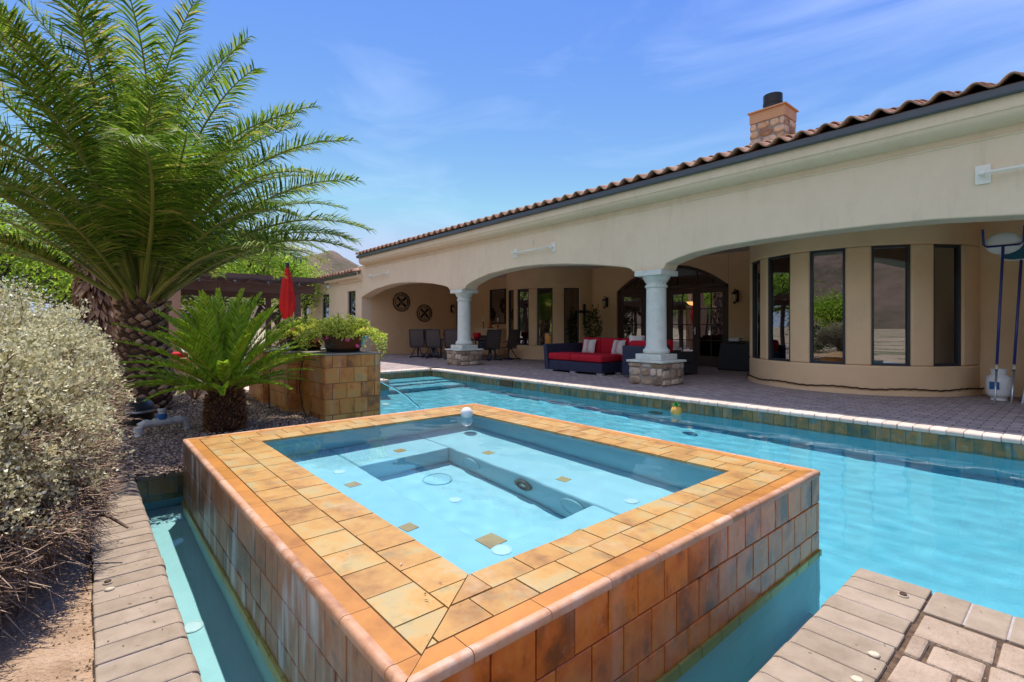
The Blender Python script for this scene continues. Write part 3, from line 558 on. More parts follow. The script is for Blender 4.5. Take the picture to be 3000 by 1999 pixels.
MB().lathe([(.054, 0), (.0001, .006)], (-2.68, 2.394, -.45), 20, Matrix.Rotation(R(90), 4, 'X')).build('lens', M['alu'], gl_, smooth=True)
xs = np.arange(ix0 - .015, ix1 + .02, .03); ys = np.arange(iy0 - .015, iy1 + .02, .03); X, Y = np.meshgrid(xs, ys); Z = np.zeros_like(X)
for (j, i), x in np.ndenumerate(X): Z[j, i] = .265 + .0017 * noise.noise(Vector((x * 3, Y[j, i] * 4, 0))) + .0008 * noise.noise(Vector((x * 8, Y[j, i] * 9, 4)))
nx = len(xs); i = np.arange(len(ys) - 1)[:, None] * nx + np.arange(nx - 1)[None]
sw = S(npmesh('spa_water', np.stack([X, Y, Z], -1).reshape(-1, 3), np.stack([i, i + 1, i + nx + 1, i + nx], -1).reshape(-1, 4), M['spawater'], smooth=True)); sw.cycles.is_caustics_caster = True
for o in list(C.objects):
    if o.parent in (pool, spa): o.cycles.is_caustics_receiver = True
# ------------------------------------------------------------------ house
house = T('house', 'long low tan stucco house with an arched patio and a clay tile roof', 'house', (-9, 11, 0))
YA, YB = 8.74, 9.2
tab = [(-19.8, 2.40), (-19.3, 2.52), (-18.5, 2.67), (-17.2, 2.775), (-16.6, 2.785), (-15.7, 2.745), (-14.9, 2.68), (-14.2, 2.60), (-13.6, 2.50), (-13.36, 2.44), (-13.28, 2.405), (-13.22, 2.34), (-13.14, 2.325), (-12.40, 2.325), (-12.37, 2.36), (-12.33, 2.42), (-12.1, 2.50), (-11.7, 2.60), (-11.2, 2.685), (-10.4, 2.745), (-9.8, 2.762), (-9.2, 2.752), (-8.2, 2.678), (-7.4, 2.585), (-6.9, 2.51), (-6.5, 2.44), (-6.38, 2.40), (-6.30, 2.335), (-6.22, 2.32), (-5.58, 2.32), (-5.56, 2.36), (-5.52, 2.43), (-5.3, 2.50), (-5.0, 2.57), (-4.5, 2.625), (-3.8, 2.655), (-2.9, 2.665), (-2.1, 2.655), (-1.4, 2.625), (-.5, 2.54), (.3, 2.42), (.55, 2.36), (.6, 2.32), (1.4, 2.32), (1.5, 2.42), (4, 2.62), (6.4, 2.65)]
tx = [a for a, _ in tab]; tz = [b for _, b in tab]
xs = sorted(set(tx + list(np.arange(-19.7, 6.4, .12).round(3)))); zb = np.interp(xs, tx, tz)
w = MB(); Ztop = 3.72; n = len(xs); vs = []
for x, z in zip(xs, zb): vs += [(x, YA, z), (x, YA, Ztop), (x, YB, Ztop), (x, YB, z)]
fs = []
for i in range(n - 1):
    a, b_ = 4 * i, 4 * i + 4; fs += [(a, b_, b_ + 1, a + 1), (a + 1, b_ + 1, b_ + 2, a + 2), (a + 2, b_ + 2, b_ + 3, a + 3), (a + 3, b_ + 3, b_, a)]
fs += [(0, 1, 2, 3), tuple(4 * (n - 1) + k for k in (3, 2, 1, 0))]; w.add(vs, fs)
w.build('arcade_wall', M['stucco'], house, bevel=.022, seg=3, angle=40)
w = MB()
w.box(-20.2, YA + .003, -.1, -19.802, YB, Ztop)                                    # pier at the arcade's end
w.build('end_pier', M['stucco'], house, bevel=.012); w = MB(); w.box(-20.2, YB, -.1, -19.8, 13.9, 3.6)                                            # end wall of the patio
w.box(-19.8, 13.6, -.1, -15.5, 13.9, 3.6)
w.build('dining_wall', M['stucco2'], house); w = MB(); w.box(-12.0, 14.1, -.1, -10.85, 14.4, 3.6).box(-6.87, 14.1, -.1, -5.2, 14.4, 3.6).box(-5.35, 12.2, -.1, -5.2, 14.1, 3.6)
MB().box(-1.9, 11.9, -.1, 6.4, 12.1, 3.6).build('side_wall', M['stucco2'], house)
# wall above the arched door
k = 16; pts = []
for i in range(k + 1):
    x = -10.85 + 3.98 * i / k; t = (i / k - .5) * 2; pts.append((x, 2.40 + .74 * (1 - abs(t) ** 2.1)))
vs = []
for x, z in pts: vs += [(x, 14.1, z), (x, 14.1, 3.6), (x, 14.4, 3.6), (x, 14.4, z)]
fs = []
for i in range(k):
    a, b_ = 4 * i, 4 * i + 4; fs += [(a, b_, b_ + 1, a + 1), (a + 3, b_ + 3, b_, a), (a + 1, b_ + 1, b_ + 2, a + 2)]
w.add(vs, fs)
w.build('patio_wall', M['stucco2'], house, bevel=.012)
MB().box(-20.2, YB - .1, 3.3, 6.4, 14.4, 3.4).build('patio_ceiling', M['cream'], house)
def windowset(parent, P0, P1, z0, z1, depth=.05, fw=.05, mull=None, name='window'):
    """frame and pane between base points P0-P1 (world xy), facing to the right-hand side of P0->P1"""
    P0 = Vector((*P0, 0)); P1 = Vector((*P1, 0)); U = (P1 - P0).normalized(); W = (P1 - P0).length; ang = math.atan2(U.y, U.x); c = (P0 + P1) / 2
    Mx = Matrix.Translation(c) @ Matrix.Rotation(ang, 4, 'Z'); f = MB(); h = W / 2
    for a in ((-h, z0, -h + fw, z1), (h - fw, z0, h, z1), (-h + fw, z0, h - fw, z0 + fw), (-h + fw, z1 - fw, h - fw, z1)): f.box(a[0], -depth, a[1], a[2], depth, a[3], Mx)
    if mull: f.box(h - fw - mull, -depth * .7, z0 + fw, h - fw - mull + .022, depth * .7, z1 - fw, Mx)
    fo = f.build(name, M['frame'], parent, bevel=.006, seg=1); MB().box(-h + fw * .6, -.006, z0 + fw * .6, h - fw * .6, .006, z1 - fw * .6, Mx).build('pane', M['pane'], fo); return fo
def bay(name, cx_, cy_, r, wins, a0, a1, base=True):
    b = MB(); zs0, zs1 = .505, 2.575; th = .16; edges = []
    for a in wins: edges += [a - 8.4, a + 8.4]
    def arc(t0, t1, z0, z1, n_=None):
        n_ = n_ or max(2, int(abs(t1 - t0) / 2.5)); v = []; f = []
        for i in range(n_ + 1):
            t = R(t0 + (t1 - t0) * i / n_); s, c_ = math.sin(t), -math.cos(t)
            v += [(cx_ + r * s, cy_ + r * c_, z0), (cx_ + r * s, cy_ + r * c_, z1), (cx_ + (r - th) * s, cy_ + (r - th) * c_, z1), (cx_ + (r - th) * s, cy_ + (r - th) * c_, z0)]
        for i in range(n_):
            a, q = 4 * i, 4 * i + 4; f += [(a, q, q + 1, a + 1), (a + 1, q + 1, q + 2, a + 2), (a + 2, q + 2, q + 3, a + 3), (a + 3, q + 3, q, a)]
        f += [(0, 1, 2, 3), tuple(4 * n_ + j for j in (3, 2, 1, 0))]; b.add(v, f)
    cur = a0; o = sorted(wins)
    for a in o: arc(cur, a - 8.4, zs0, zs1); cur = a + 8.4
    arc(cur, a1, zs0, zs1); arc(a0, a1, -.1, zs0); arc(a0, a1, zs1, 3.45)
    ob = b.build(name, M['stucco2'], house, smooth=True, auto=40)
    bv = ob.modifiers.new('b', 'BEVEL'); bv.width = .03; bv.segments = 3; bv.limit_method = 'ANGLE'; bv.angle_limit = R(50)
    for a in o:
        q = [(cx_ + (r - .085) * math.sin(R(t)), cy_ - (r - .085) * math.cos(R(t))) for t in (a - 9.0, a + 9.0)]
        windowset(house, q[0], q[1], zs0 - .012, zs1 + .012, fw=.055, mull=None)
bay('right_bay', -3.25, 12.13, 1.96, [-49, -24.8, 2.8, 30.8, 58.2], -91, 100)
bay('left_bay', -13.9, 14.2, 1.96, [-18.2, 5.5, 32.6, 61.6], -92, 93)
# little ledge and cable along the foot of the right bay
kb = MB()
kb.lathe([(1.985, -.01), (1.985, .085), (1.97, .095), (1.9, .095)], (-3.25, 12.13, 0), 72, cap=False); kb.build('stem_wall', M['stucco2'], house, smooth=True, auto=40)
q_ = [(-3.25 + 2.0 * math.sin(R(a)), 12.13 - 2.0 * math.cos(R(a)), .115 + .012 * math.sin(a * .21) + .006 * math.sin(a * 1.3)) for a in range(-84, 92, 2)]
tag(MB().tube(q_, .014, 6).build('dark_cable', M['fibre'], None, smooth=True), 'dark brown cable running along the foot of the right bay wall', 'cable')
# crown moulding, fascia, gutter
def profile(name, prof, x0, x1, m, smooth=False):
    b = MB(); k = len(prof); b.add([(x, y, z) for x in (x0, x1) for y, z in prof], [tuple(range(k)), tuple(reversed(range(k, 2 * k)))] + [((j + 1) % k, k + (j + 1) % k, k + j, j) for j in range(k)])
    return b.build(name, m, house, smooth=smooth, auto=35)
cove = [(8.735 - .25 * math.sin(R(a)) * 1, 3.80 - .12 * (math.cos(R(a)))) for a in (0, 15, 30, 45, 60, 75, 90)]
profile('crown_moulding', [(8.9, 3.68)] + cove + [(8.465, 3.81), (8.465, 3.99), (8.9, 3.99)], -19.45, 6.4, M['stucco'], True)
bead = [(8.745 - .028 * math.sin(R(a)), 3.575 - .02 * math.cos(R(a))) for a in range(0, 181, 30)]
profile('bead_moulding', [(8.78, 3.55)] + bead + [(8.78, 3.60)], -19.5, 6.4, M['stucco'], True)
profile('gutter', [(8.463, 3.96), (8.40, 3.96), (8.385, 3.975), (8.385, 4.06), (8.463, 4.06)], -19.5, 6.4, M['fascia'])
# clay roofs
def tileroof(name, x0, x1, y0, z0, slope, length, pitch=.33, course=.38):
    nx = int((x1 - x0) / pitch) ; per = 12; xs = []; hs = []
    for i in range(nx):
        for j in range(per):
            t = j / per; xs.append(x0 + (i + t) * pitch); hs.append(.075 * math.sin(math.pi * t / .62) if t < .62 else -.028 * math.sin(math.pi * (t - .62) / .38))
    xs = np.array(xs); hs = np.array(hs); V = []; F_ = []; ncol = len(xs); nc = int(length / course); base = 0
    for c_ in range(nc):
        jig = np.repeat(rng.normal(0, .008, nx), per); jz = np.repeat(rng.normal(0, .005, nx), per)
        for q, (d, lift) in enumerate(((0, .03), (course + .04, 0))):
            y = y0 + (c_ * course + d); z = z0 + (c_ * course + d) * slope + lift
            V.append(np.stack([xs + 0 * jig, y + (jig if q == 0 else 0 * jig), z + hs + jz], 1))
        a = base + np.arange(ncol - 1); a = a[(np.arange(ncol - 1) % per) != per - 1] if False else a
        F_.append(np.stack([a, a + 1, a + 1 + ncol, a + ncol], 1)); base += 2 * ncol
    o = npmesh(name, np.concatenate(V), np.concatenate(F_), M['roof'], house, smooth=True)
    s_ = o.modifiers.new('s', 'SOLIDIFY'); s_.thickness = .02; s_.offset = -1; return o
tileroof('roof', -19.55, 6.3, 8.36, 4.10, .30, 7.2)
dk = MB(); dk.add([(-19.5, 8.44, 4.0), (6.4, 8.44, 4.0), (6.4, 15.4, 6.15), (-19.5, 15.4, 6.15), (-19.5, 8.44, 4.09), (6.4, 8.44, 4.09), (6.4, 15.4, 6.2), (-19.5, 15.4, 6.2)], [(3, 2, 1, 0), (4, 5, 6, 7), (0, 1, 5, 4), (2, 3, 7, 6), (1, 2, 6, 5), (3, 0, 4, 7)]); dk.build('roof_deck', M['pergola'], house)
bk = MB(); bk.add([(-19.5, 15.4, 6.15), (6.4, 15.4, 6.15), (6.4, 22.5, 4.0), (-19.5, 22.5, 4.0)], [(0, 1, 2, 3)]); bk.build('rear_roof', M['roof'], house)
w = MB(); w.box(-20.2, 14.4, -.1, -20.0, 22, 4); w.box(-20.2, 22, -.1, 6.4, 22.2, 4); w.box(6.4, 8.8, -.1, 6.6, 22, 4)
w.add([(-20.1, 8.8, 3.6), (-20.1, 22.2, 3.6), (-20.1, 15.4, 6.1)], [(0, 1, 2)]); w.build('outer_wall', M['stucco'], house)
# rooms behind the glass
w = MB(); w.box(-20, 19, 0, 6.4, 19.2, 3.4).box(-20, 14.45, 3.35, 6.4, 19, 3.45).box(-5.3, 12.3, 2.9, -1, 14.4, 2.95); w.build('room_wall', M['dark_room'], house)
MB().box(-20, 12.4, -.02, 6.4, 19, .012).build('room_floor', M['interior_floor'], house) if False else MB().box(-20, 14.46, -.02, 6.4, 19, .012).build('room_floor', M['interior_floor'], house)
# low wing beyond the arcade
w = MB()
wz = [(-27.15, -26.2), (-24.35, -23.4), (-21.25, -20.4)]; cur = -34
for a, b_ in wz: w.box(cur, YA, 0, a, 9.0, 3.22); w.box(a, YA, 0, b_, 9.0, .9); w.box(a, YA, 2.72, b_, 9.0, 3.22); cur = b_
w.box(cur, YA, 0, -20.2, 9.0, 3.22); w.build('wing_wall', M['stucco'], house, bevel=.015)
for a, b_ in wz: windowset(house, (a, 8.86), (b_, 8.86), .9, 2.72, fw=.05)
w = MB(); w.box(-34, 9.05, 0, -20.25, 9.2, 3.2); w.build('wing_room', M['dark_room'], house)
def prof2(name, prof, x0, x1, m):
    b = MB(); k = len(prof); b.add([(x, y, z) for x in (x0, x1) for y, z in prof], [tuple(range(k)), tuple(reversed(range(k, 2 * k)))] + [((j + 1) % k, k + (j + 1) % k, k + j, j) for j in range(k)]); return b.build(name, m, house)
prof2('wing_crown', [(8.9, 3.08), (8.70, 3.08), (8.66, 3.16), (8.5, 3.22), (8.5, 3.34), (8.9, 3.34)], -34, -19.7, M['stucco'])
prof2('wing_gutter', [(8.498, 3.32), (8.43, 3.32), (8.43, 3.42), (8.498, 3.42)], -34, -19.7, M['fascia'])
tileroof('wing_roof', -34, -19.75, 8.4, 3.46, .28, 5.5)
# columns on field-stone pedestals
def stonebox(mb, x0, y0, x1, y1, z0, z1, seed, size=.18, sides=('S', 'E', 'N', 'W')):
    r2 = random.Random(seed)
    for sd in sides:
        if sd in 'SN': O, U, W = ((x0, y0), (1, 0), x1 - x0) if sd == 'S' else ((x1, y1), (-1, 0), x1 - x0)
        else: O, U, W = ((x1, y0), (0, 1), y1 - y0) if sd == 'E' else ((x0, y1), (0, -1), y1 - y0)
        N_ = (U[1], -U[0]); z = z0
        while z < z1 - .03:
            h = min(z1 - z, size * r2.uniform(.6, 1.15));
            if z1 - (z + h) < .05: h = z1 - z
            u = -.01
            while u < W - .02:
                wd = size * r2.uniform(.8, 1.9)
                if W - (u + wd) < .07: wd = W - u + .01
                cu, cz = u + wd / 2, z + h / 2; k = 9; ring_ = []; ins = []; pr = r2.uniform(.012, .035)
                for i in range(k):
                    a = 2 * math.pi * i / k + .2; e = 5; rr = (abs(math.cos(a)) ** e + abs(math.sin(a)) ** e) ** (-1 / e) * r2.uniform(.86, .99)
                    du, dz = wd / 2 * rr * math.cos(a) * .97, h / 2 * rr * math.sin(a) * .97
                    for lst, s_, p_ in ((ring_, 1, 0), (ins, .72, pr)):
                        uu = cu + du * s_; lst.append((O[0] + U[0] * uu + N_[0] * p_, O[1] + U[1] * uu + N_[1] * p_, max(z0, cz + dz * s_)))
                mb.add(ring_ + ins, [tuple(range(k, 2 * k))] + [(i, (i + 1) % k, k + (i + 1) % k, k + i) for i in range(k)])
                u += wd
            z += h
def make_column():
    c = bpy.data.objects.new('column', None); C.objects.link(c); c.parent = house; ORG[c.name] = Vector((0, 0, 0)) ; c.location = (0, 0, 0)
    b = MB(); b.lathe([(.215, .615), (.24, .62), (.262, .645), (.268, .68), (.258, .71), (.235, .728), (.222, .735), (.222, .765), (.205, .78), (.203, 1.3), (.198, 1.95), (.198, 1.965), (.214, 1.975), (.226, 1.99), (.230, 2.005), (.226, 2.02), (.205, 2.03), (.200, 2.05), (.200, 2.07), (.218, 2.09), (.228, 2.10), (.242, 2.13), (.262, 2.16), (.272, 2.17), (.275, 2.20), (.29, 2.215)], (0, 0, 0), 40)
    b.build('shaft', M['cantera'], c, smooth=True, auto=50)
    b = MB(); b.box(-.315, -.315, 2.213, .315, .315, 2.322); b.build('capital', M['cantera'], c, bevel=.012)
    b = MB(); b.box(-.30, -.30, .50, .30, .30, .62); b.build('plinth', M['cantera'], c, bevel=.008)
    b = MB(); b.box(-.435, -.435, .455, .435, .435, .50); b.build('pedestal_cap', M['cantera'], c, bevel=.01)
    b = MB(); b.box(-.385, -.385, 0, .385, .385, .456); b.build('pedestal_core', M['mortar'], c)
    b = MB(); stonebox(b, -.39, -.39, .39, .39, .0, .452, 5, .19); so = b.build('pedestal_stone', M['flag'], c, bevel=.008, seg=2, angle=20)
    return c
c0 = make_column(); c0.location = Vector((-5.89, 8.97, 0)) - org(house); c0['label'] = 'column right of the red sofa'
c1 = copy_tree(c0, house); c1.location = Vector((-12.75, 8.97, 0)) - org(house); c1['label'] = 'column in front of the dining set'
c2 = copy_tree(c0, house); c2.location = Vector((1.0, 8.97, 0)) - org(house); del c2['label']
# chimney
ch = MB(); ch.box(-5.54, 12.52, 4.6, -4.76, 13.2, 6.18); cho = ch.build('chimney', M['mortar'], house)
b = MB(); stonebox(b, -5.545, 12.515, -4.755, 13.205, 4.7, 6.16, 11, .2); b.build('chimney_stone', M['flag_c'] if 'flag_c' in M else M['flag'], cho, bevel=.008, seg=2, angle=20)
b = MB(); b.box(-5.56, 12.5, 6.17, -4.74, 13.22, 6.42).box(-5.60, 12.46, 6.42, -4.70, 13.26, 6.455); b.build('chimney_cap', M['stucco3'], cho, bevel=.006)
b = MB(); b.lathe([(.215, 6.45), (.215, 6.63), (.225, 6.635), (.225, 6.655), (.215, 6.66), (.215, 6.86), (.19, 6.87), (.19, 6.7)], (-5.15, 12.86, 0), 28); b.build('flue', M['black'], cho, smooth=True, auto=40)
# french doors
dr = bpy.data.objects.new('french_door', None); C.objects.link(dr); dr.parent = house; ORG[dr.name] = org(house)
f = MB(); yd = 14.2
k = 20
for i in range(k):                     # arched head
    def pt(j, d): t = (j / k - .5) * 2; return (-10.84 + 3.96 * j / k * 1.0, 2.40 + .73 * (1 - abs(t) ** 2.1) - d)
    a, b_, c_, d_ = pt(i, 0), pt(i + 1, 0), pt(i + 1, .10), pt(i, .10)
    f.add([(p[0], y_, p[1]) for y_ in (yd - .05, yd + .06) for p in (a, b_, c_, d_)], [(0, 3, 2, 1), (4, 5, 6, 7), (0, 1, 5, 4), (3, 7, 6, 2)])
f.box(-10.845, yd - .05, 0, -10.74, yd + .06, 2.5).box(-6.97, yd - .05, 0, -6.865, yd + .06, 2.5)
f.box(-10.74, yd - .06, 2.36, -6.97, yd + .06, 2.47)
for x in (-9.72, -8.80 - .0): pass
f.box(-9.76, yd - .055, .0, -9.60, yd + .055, 2.36).box(-8.88, yd - .055, 0, -8.70, yd + .055, 2.36) if False else f.box(-9.78, yd - .055, .0, -9.66, yd + .055, 2.36)
for x in (-10.2, -9.4, -8.6, -7.9, -7.4): f.box(x, yd - .03, 2.47, x + .035, yd + .03, 3.0 - .12 * abs(x + 8.85))
f.box(-10.5, yd - .028, 2.70, -7.2, yd + .028, 2.735)
f.build('door_frame', M['wood'], dr, bevel=.006, seg=1)
def leaf(x0, x1):
    w_ = bpy.data.objects.new('door_leaf', None); C.objects.link(w_); w_.parent = dr; return w_
def door_leaf(x0, x1):
    b = MB(); st = .11; b.box(x0, yd - .03, .01, x0 + st, yd + .03, 2.355).box(x1 - st, yd - .03, .01, x1, yd + .03, 2.355).box(x0 + st, yd - .03, 2.2, x1 - st, yd + .03, 2.355).box(x0 + st, yd - .03, .01, x1 - st, yd + .03, .30)
    xm = (x0 + x1) / 2; b.box(xm - .014, yd - .022, .30, xm + .014, yd + .022, 2.2)
    for q in range(1, 4): z = .30 + 1.9 * q / 4; b.box(x0 + st, yd - .02, z - .014, x1 - st, yd + .02, z + .014)
    o = b.build('door_leaf', M['wood'], dr, bevel=.004, seg=1)
door_leaf(-10.735, -9.785); door_leaf(-9.655, -8.84); door_leaf(-8.835, -7.91); door_leaf(-7.905, -6.975)
b = MB(); b.box(-10.74, yd - .004, .3, -6.97, yd + .004, 2.34); vs = []
for i in range(21): x, z = pt(i, .08); vs.append((x, yd, max(z, 2.42)))
b.add(vs + [(-6.9, yd, 2.42), (-10.8, yd, 2.42)], [tuple(reversed(range(23)))]); b.build('door_glass', M['pane'], dr)
b = MB(); b.cbox((-7.92, yd - .07, 1.05), (.04, .03, .22)); b.tube([(-7.92, yd - .09, 1.08), (-7.99, yd - .09, 1.08)], .012, 6); b.build('door_handle', M['alu'], dr)
# hanging pendants, lamp and chair seen in the rooms
def pendant(x, y, z, lb, r=.22):
    t = T('pendant_light', lb, 'pendant lamp', (x, y, z), 'glowing pendants inside the house')
    MB().lathe([(.02, -.10), (r * .6, -.07), (r, .02), (r * .97, .03), (r * .5, -.03), (.02, -.06)], (x, y, z), 20, cap=False).build('bowl', M['lamp'], t, smooth=True); MB().tube([(x, y, z - .04), (x, y, 3.35)], .01, 6).build('rod', M['black'], t); return t
pendant(-9.4, 16.6, 2.05, 'amber bowl pendant glowing behind the french doors'); pendant(-12.8, 16.8, 2.12, 'amber pendant glowing behind the left bay window next to the sofa', .13); pendant(-14.6, 17.4, 2.1, 'amber pendant glowing behind the middle pane of the left bay', .13)
t = T('table_lamp', 'table lamp with cream shade standing inside the rightmost bay window', 'lamp', (-1.75, 12.2, 0))
MB().lathe([(.15, 1.38), (.11, 1.66)], (-1.75, 12.2, 0), 20, cap=False).build('lamp_shade', M['shade'], t, smooth=True); MB().lathe([(.09, .75), (.03, .8), (.05, 1.0), (.02, 1.2), (.015, 1.5)], (-1.75, 12.2, 0), 14).build('lamp_base', M['black'], t, smooth=True); MB().box(-2.0, 12.0, 0, -1.5, 12.45, .75).build('side_cabinet', M['wood'], t, bevel=.01)
t = T('armchair', 'white curved armchair inside the large bay window', 'armchair', (-2.35, 11.3, 0))
b = MB(); b.lathe([(.30, .05), (.34, .35), (.36, .55), (.38, .92), (.34, .95), (.30, .6), (.28, .42), (.001, .40)], (-2.3, 11.35, 0), 24); b.build('shell', M['cream'], t, smooth=True)
t = T('cylinder_lamp', 'white cylinder lamp inside the narrow window of the right bay', 'lamp', (-4.05, 11.5, 0)); MB().lathe([(.07, 1.0), (.07, 1.32)], (-4.05, 11.5, 0), 16).build('lamp_shade', M['white'], t, smooth=True, auto=40); MB().tube([(-4.05, 11.5, 0), (-4.05, 11.5, 1.0)], .02, 8).build('lamp_base', M['black'], t)
# ---------------------------------------------------------------- wall things
def lantern(x, y, z, face, lb):
    """wall lantern; face = outward direction"""
    t = T('wall_lantern', lb, 'wall lantern', (x, y, z), 'black wall lanterns under the patio roof'); A = Vector(face); ang = math.atan2(A.y, A.x) - R(-90); Mx = Matrix.Translation((x, y, z)) @ Matrix.Rotation(ang, 4, 'Z')
    b = MB(); b.box(-.06, -.03, -.17, .06, 0, .17, Mx); b.build('back_plate', M['black'], t, bevel=.01)
    def mx(pts): return [Mx @ Vector(p) for p in pts]
    b = MB(); b.tube(mx([(0, -.02, .12), (0, -.09, .20), (0, -.16, .19), (0, -.17, .12)]), .012, 6); b.tube(mx([(0, -.02, -.14), (0, -.09, -.22), (0, -.16, -.18)]), .010, 6); b.build('arm', M['black'], t, smooth=True)
    b = MB(); b.lathe([(.03, -.16), (.062, -.06), (.07, .05)], Mx @ Vector((0, -.17, 0)), 10, cap=False); b.build('lamp_glass', M['amber'], t, smooth=True)
    b = MB(); b.lathe([(.085, .045), (.05, .09), (.015, .13)], Mx @ Vector((0, -.17, 0)), 10); b.lathe([(.005, -.23), (.03, -.19), (.035, -.155)], Mx @ Vector((0, -.17, 0)), 10); b.build('lamp_cap', M['black'], t)
    return t
lantern(-11.27, 14.1, 2.05, (0, -1, 0), 'black lantern on the wall left of the french doors'); lantern(-6.62, 14.1, 2.05, (0, -1, 0), 'black lantern on the wall right of the french doors'); lantern(-19.8, 13.2, 2.05, (1, 0, 0), 'black lantern on the end wall beside the iron medallions')
def medallion(y, z, r, lb):
    t = T('iron_medallion', lb, 'wall medallion', (-19.8, y, z), 'round iron medallions on the end wall'); Mx = Matrix.Rotation(R(90), 4, 'Y')
    b = MB()
    for q, wd in ((r, .022), (r * .72, .016)): b.tube([(-19.77, y + q * math.cos(R(a)), z + q * math.sin(R(a))) for a in range(0, 361, 12)], wd, 6, cap=False)
    b.build('ring', M['black'], t, smooth=True); b = MB()
    for a in range(0, 360, 45): b.tube([(-19.765, y, z), (-19.765, y + r * .72 * math.cos(R(a)), z + r * .72 * math.sin(R(a)))], .02 if a % 90 else .008, 5)
    for a in range(45, 360, 90): b.cbox((-19.765, y + r * .42 * math.cos(R(a)), z + r * .42 * math.sin(R(a))), (.025, r * .42, .09), rx=R(a))
    b.build('scrollwork', M['black'], t)
    for a in range(0): pass
    MB().tube([(-19.785, y + (r * .86) * math.cos(R(a)), z + (r * .86) * math.sin(R(a))) for a in range(0, 361, 6)], .012, 5, cap=False).build('inner_ring', M['copper'], t)
medallion(10.57, 2.27, .40, 'larger iron medallion, left and higher on the end wall'); medallion(11.72, 1.80, .38, 'iron medallion, right and lower on the end wall')
t = T('iron_cross', 'dark ornate iron cross on the wall beside the left bay window', 'wall cross', (-12.02, 13.85, 1.6)); b = MB(); cxp, cyp = -12.02 + .045, 13.72 - .02
b.cbox((cxp, cyp, 1.62), (.03, .10, .62)).cbox((cxp, cyp, 1.72), (.03, .42, .07))
for q in ((0, .33), (0, -.33)): b.sphere((cxp, cyp, 1.62 + q[1]), .055, 10, 8)
for q in (-.22, .22): b.sphere((cxp, cyp + q, 1.72), .06, 10, 8)
b.sphere((cxp, cyp, 1.72), .085, 10, 8); b.build('cross', M['black'], t, bevel=.006)
def rod(x0, x1, z, lb):
    t = T('wall_rod', lb, 'rod', ((x0 + x1) / 2, 8.74, z), 'rods mounted on the arcade wall')
    for x in (x0, x1):
        b = MB(); b.cbox((x, 8.728, z), (.15, .022, .24)); b.build('mounting_plate', M['rodc'], t, bevel=.004); b = MB(); b.tube([(x, 8.72, z), (x, 8.63, z)], .022, 8); b.tube([(x - .03, 8.63, z), (x + .03, 8.63, z)], .035, 10); b.build('bracket', M['rodc'], t, smooth=True, auto=40)
    MB().tube([(x0, 8.63, z), (x1, 8.63, z)], .02, 10).build('bar', M['rodc'], t, smooth=True); return t
rod(-10.03, -8.62, 3.13, 'cream rod on two plates above the middle arch'); rod(-.93, .9, 3.12, 'cream rod on a square plate at the right edge of the arcade wall'); rod(-18.9, -17.4, 3.19, 'small cream rod above the leftmost arch')
b = MB(); b.tube([(-9.33, 8.70, 3.27), (-9.34, 8.68, 3.33), (-9.32, 8.66, 3.38), (-9.3, 8.7, 3.40)], .014, 6); tag(b.build('wall_hook', M['rodc'], None), 'small cream hook on the wall above the middle rod', 'hook')
b = MB(); b.tube([(-19.72, 13.50, 0), (-19.72, 13.50, 3.3)], .05, 10); tag(b.build('downspout', M['frame'], None, smooth=True), 'dark downspout in the corner behind the left column', 'downspout')
# ------------------------------------------------------------------ furniture on the patio
sofa = T('sectional_sofa', 'navy wicker sectional sofa with red cushions between the columns', 'sofa', (-9, 10, 0))
b = MB(); b.box(-9.48, 9.42, .05, -7.69, 10.14, .30); b.box(-10.32, 10.2, .05, -9.47, 12.4, .30).box(-9.49, 10.14, .05, -9.3, 10.2, .30) if False else b.box(-9.49, 10.15, .05, -7.6, 11.0, .30)
b.build('base', M['navy'], sofa, bevel=.015)
b = MB(); b.add([(-9.62, 10.2 - .8, .05), (-9.49, 9.42, .05), (-9.49, 11.0, .05), (-9.66, 11.0, .05), (-9.70, 9.42, .72), (-9.58, 9.42, .72), (-9.58, 11.0, .72), (-9.74, 11.0, .72)], [(3, 2, 1, 0), (4, 5, 6, 7), (0, 1, 5, 4), (1, 2, 6, 5), (2, 3, 7, 6), (3, 0, 4, 7)]); b.build('side_frame', M['navy'], sofa, bevel=.01)
b = MB(); b.box(-9.6, 11.0, .05, -7.4, 11.12, .80); b.build('back_frame', M['navy'], sofa, bevel=.01)
def cushion(name, x0, y0, z0, x1, y1, z1, m, parent, r=.05, tilt=None):
    bb = MB(); bb.box(x0, y0, z0, x1, y1, z1, tilt); o = bb.build(name, m, parent, smooth=True); mo = o.modifiers.new('b', 'BEVEL'); mo.width = r; mo.segments = 4; return o
cushion('seat_cushion', -9.50, 9.40, .31, -8.70, 10.20, .49, M['red'], sofa, .05); cushion('seat_cushion', -8.69, 9.38, .31, -7.68, 10.20, .485, M['red'], sofa, .05)
cushion('seat_cushion', -9.5, 10.21, .31, -7.65, 10.80, .47, M['red'], sofa, .05)
for x in (-9.48, -8.82, -8.14): cushion('back_cushion', x, 10.72, .44, x + .66, 10.98, .88, M['red'], sofa, .07)
for x, y in ((-9.42, 9.46), (-8.62, 9.46), (-7.75, 9.46), (-7.66, 10.05), (-9.6, 9.5)): MB().box(x - .09, y - .05, 0, x + .09, y + .03, .05).build('foot', M['alu'], sofa)
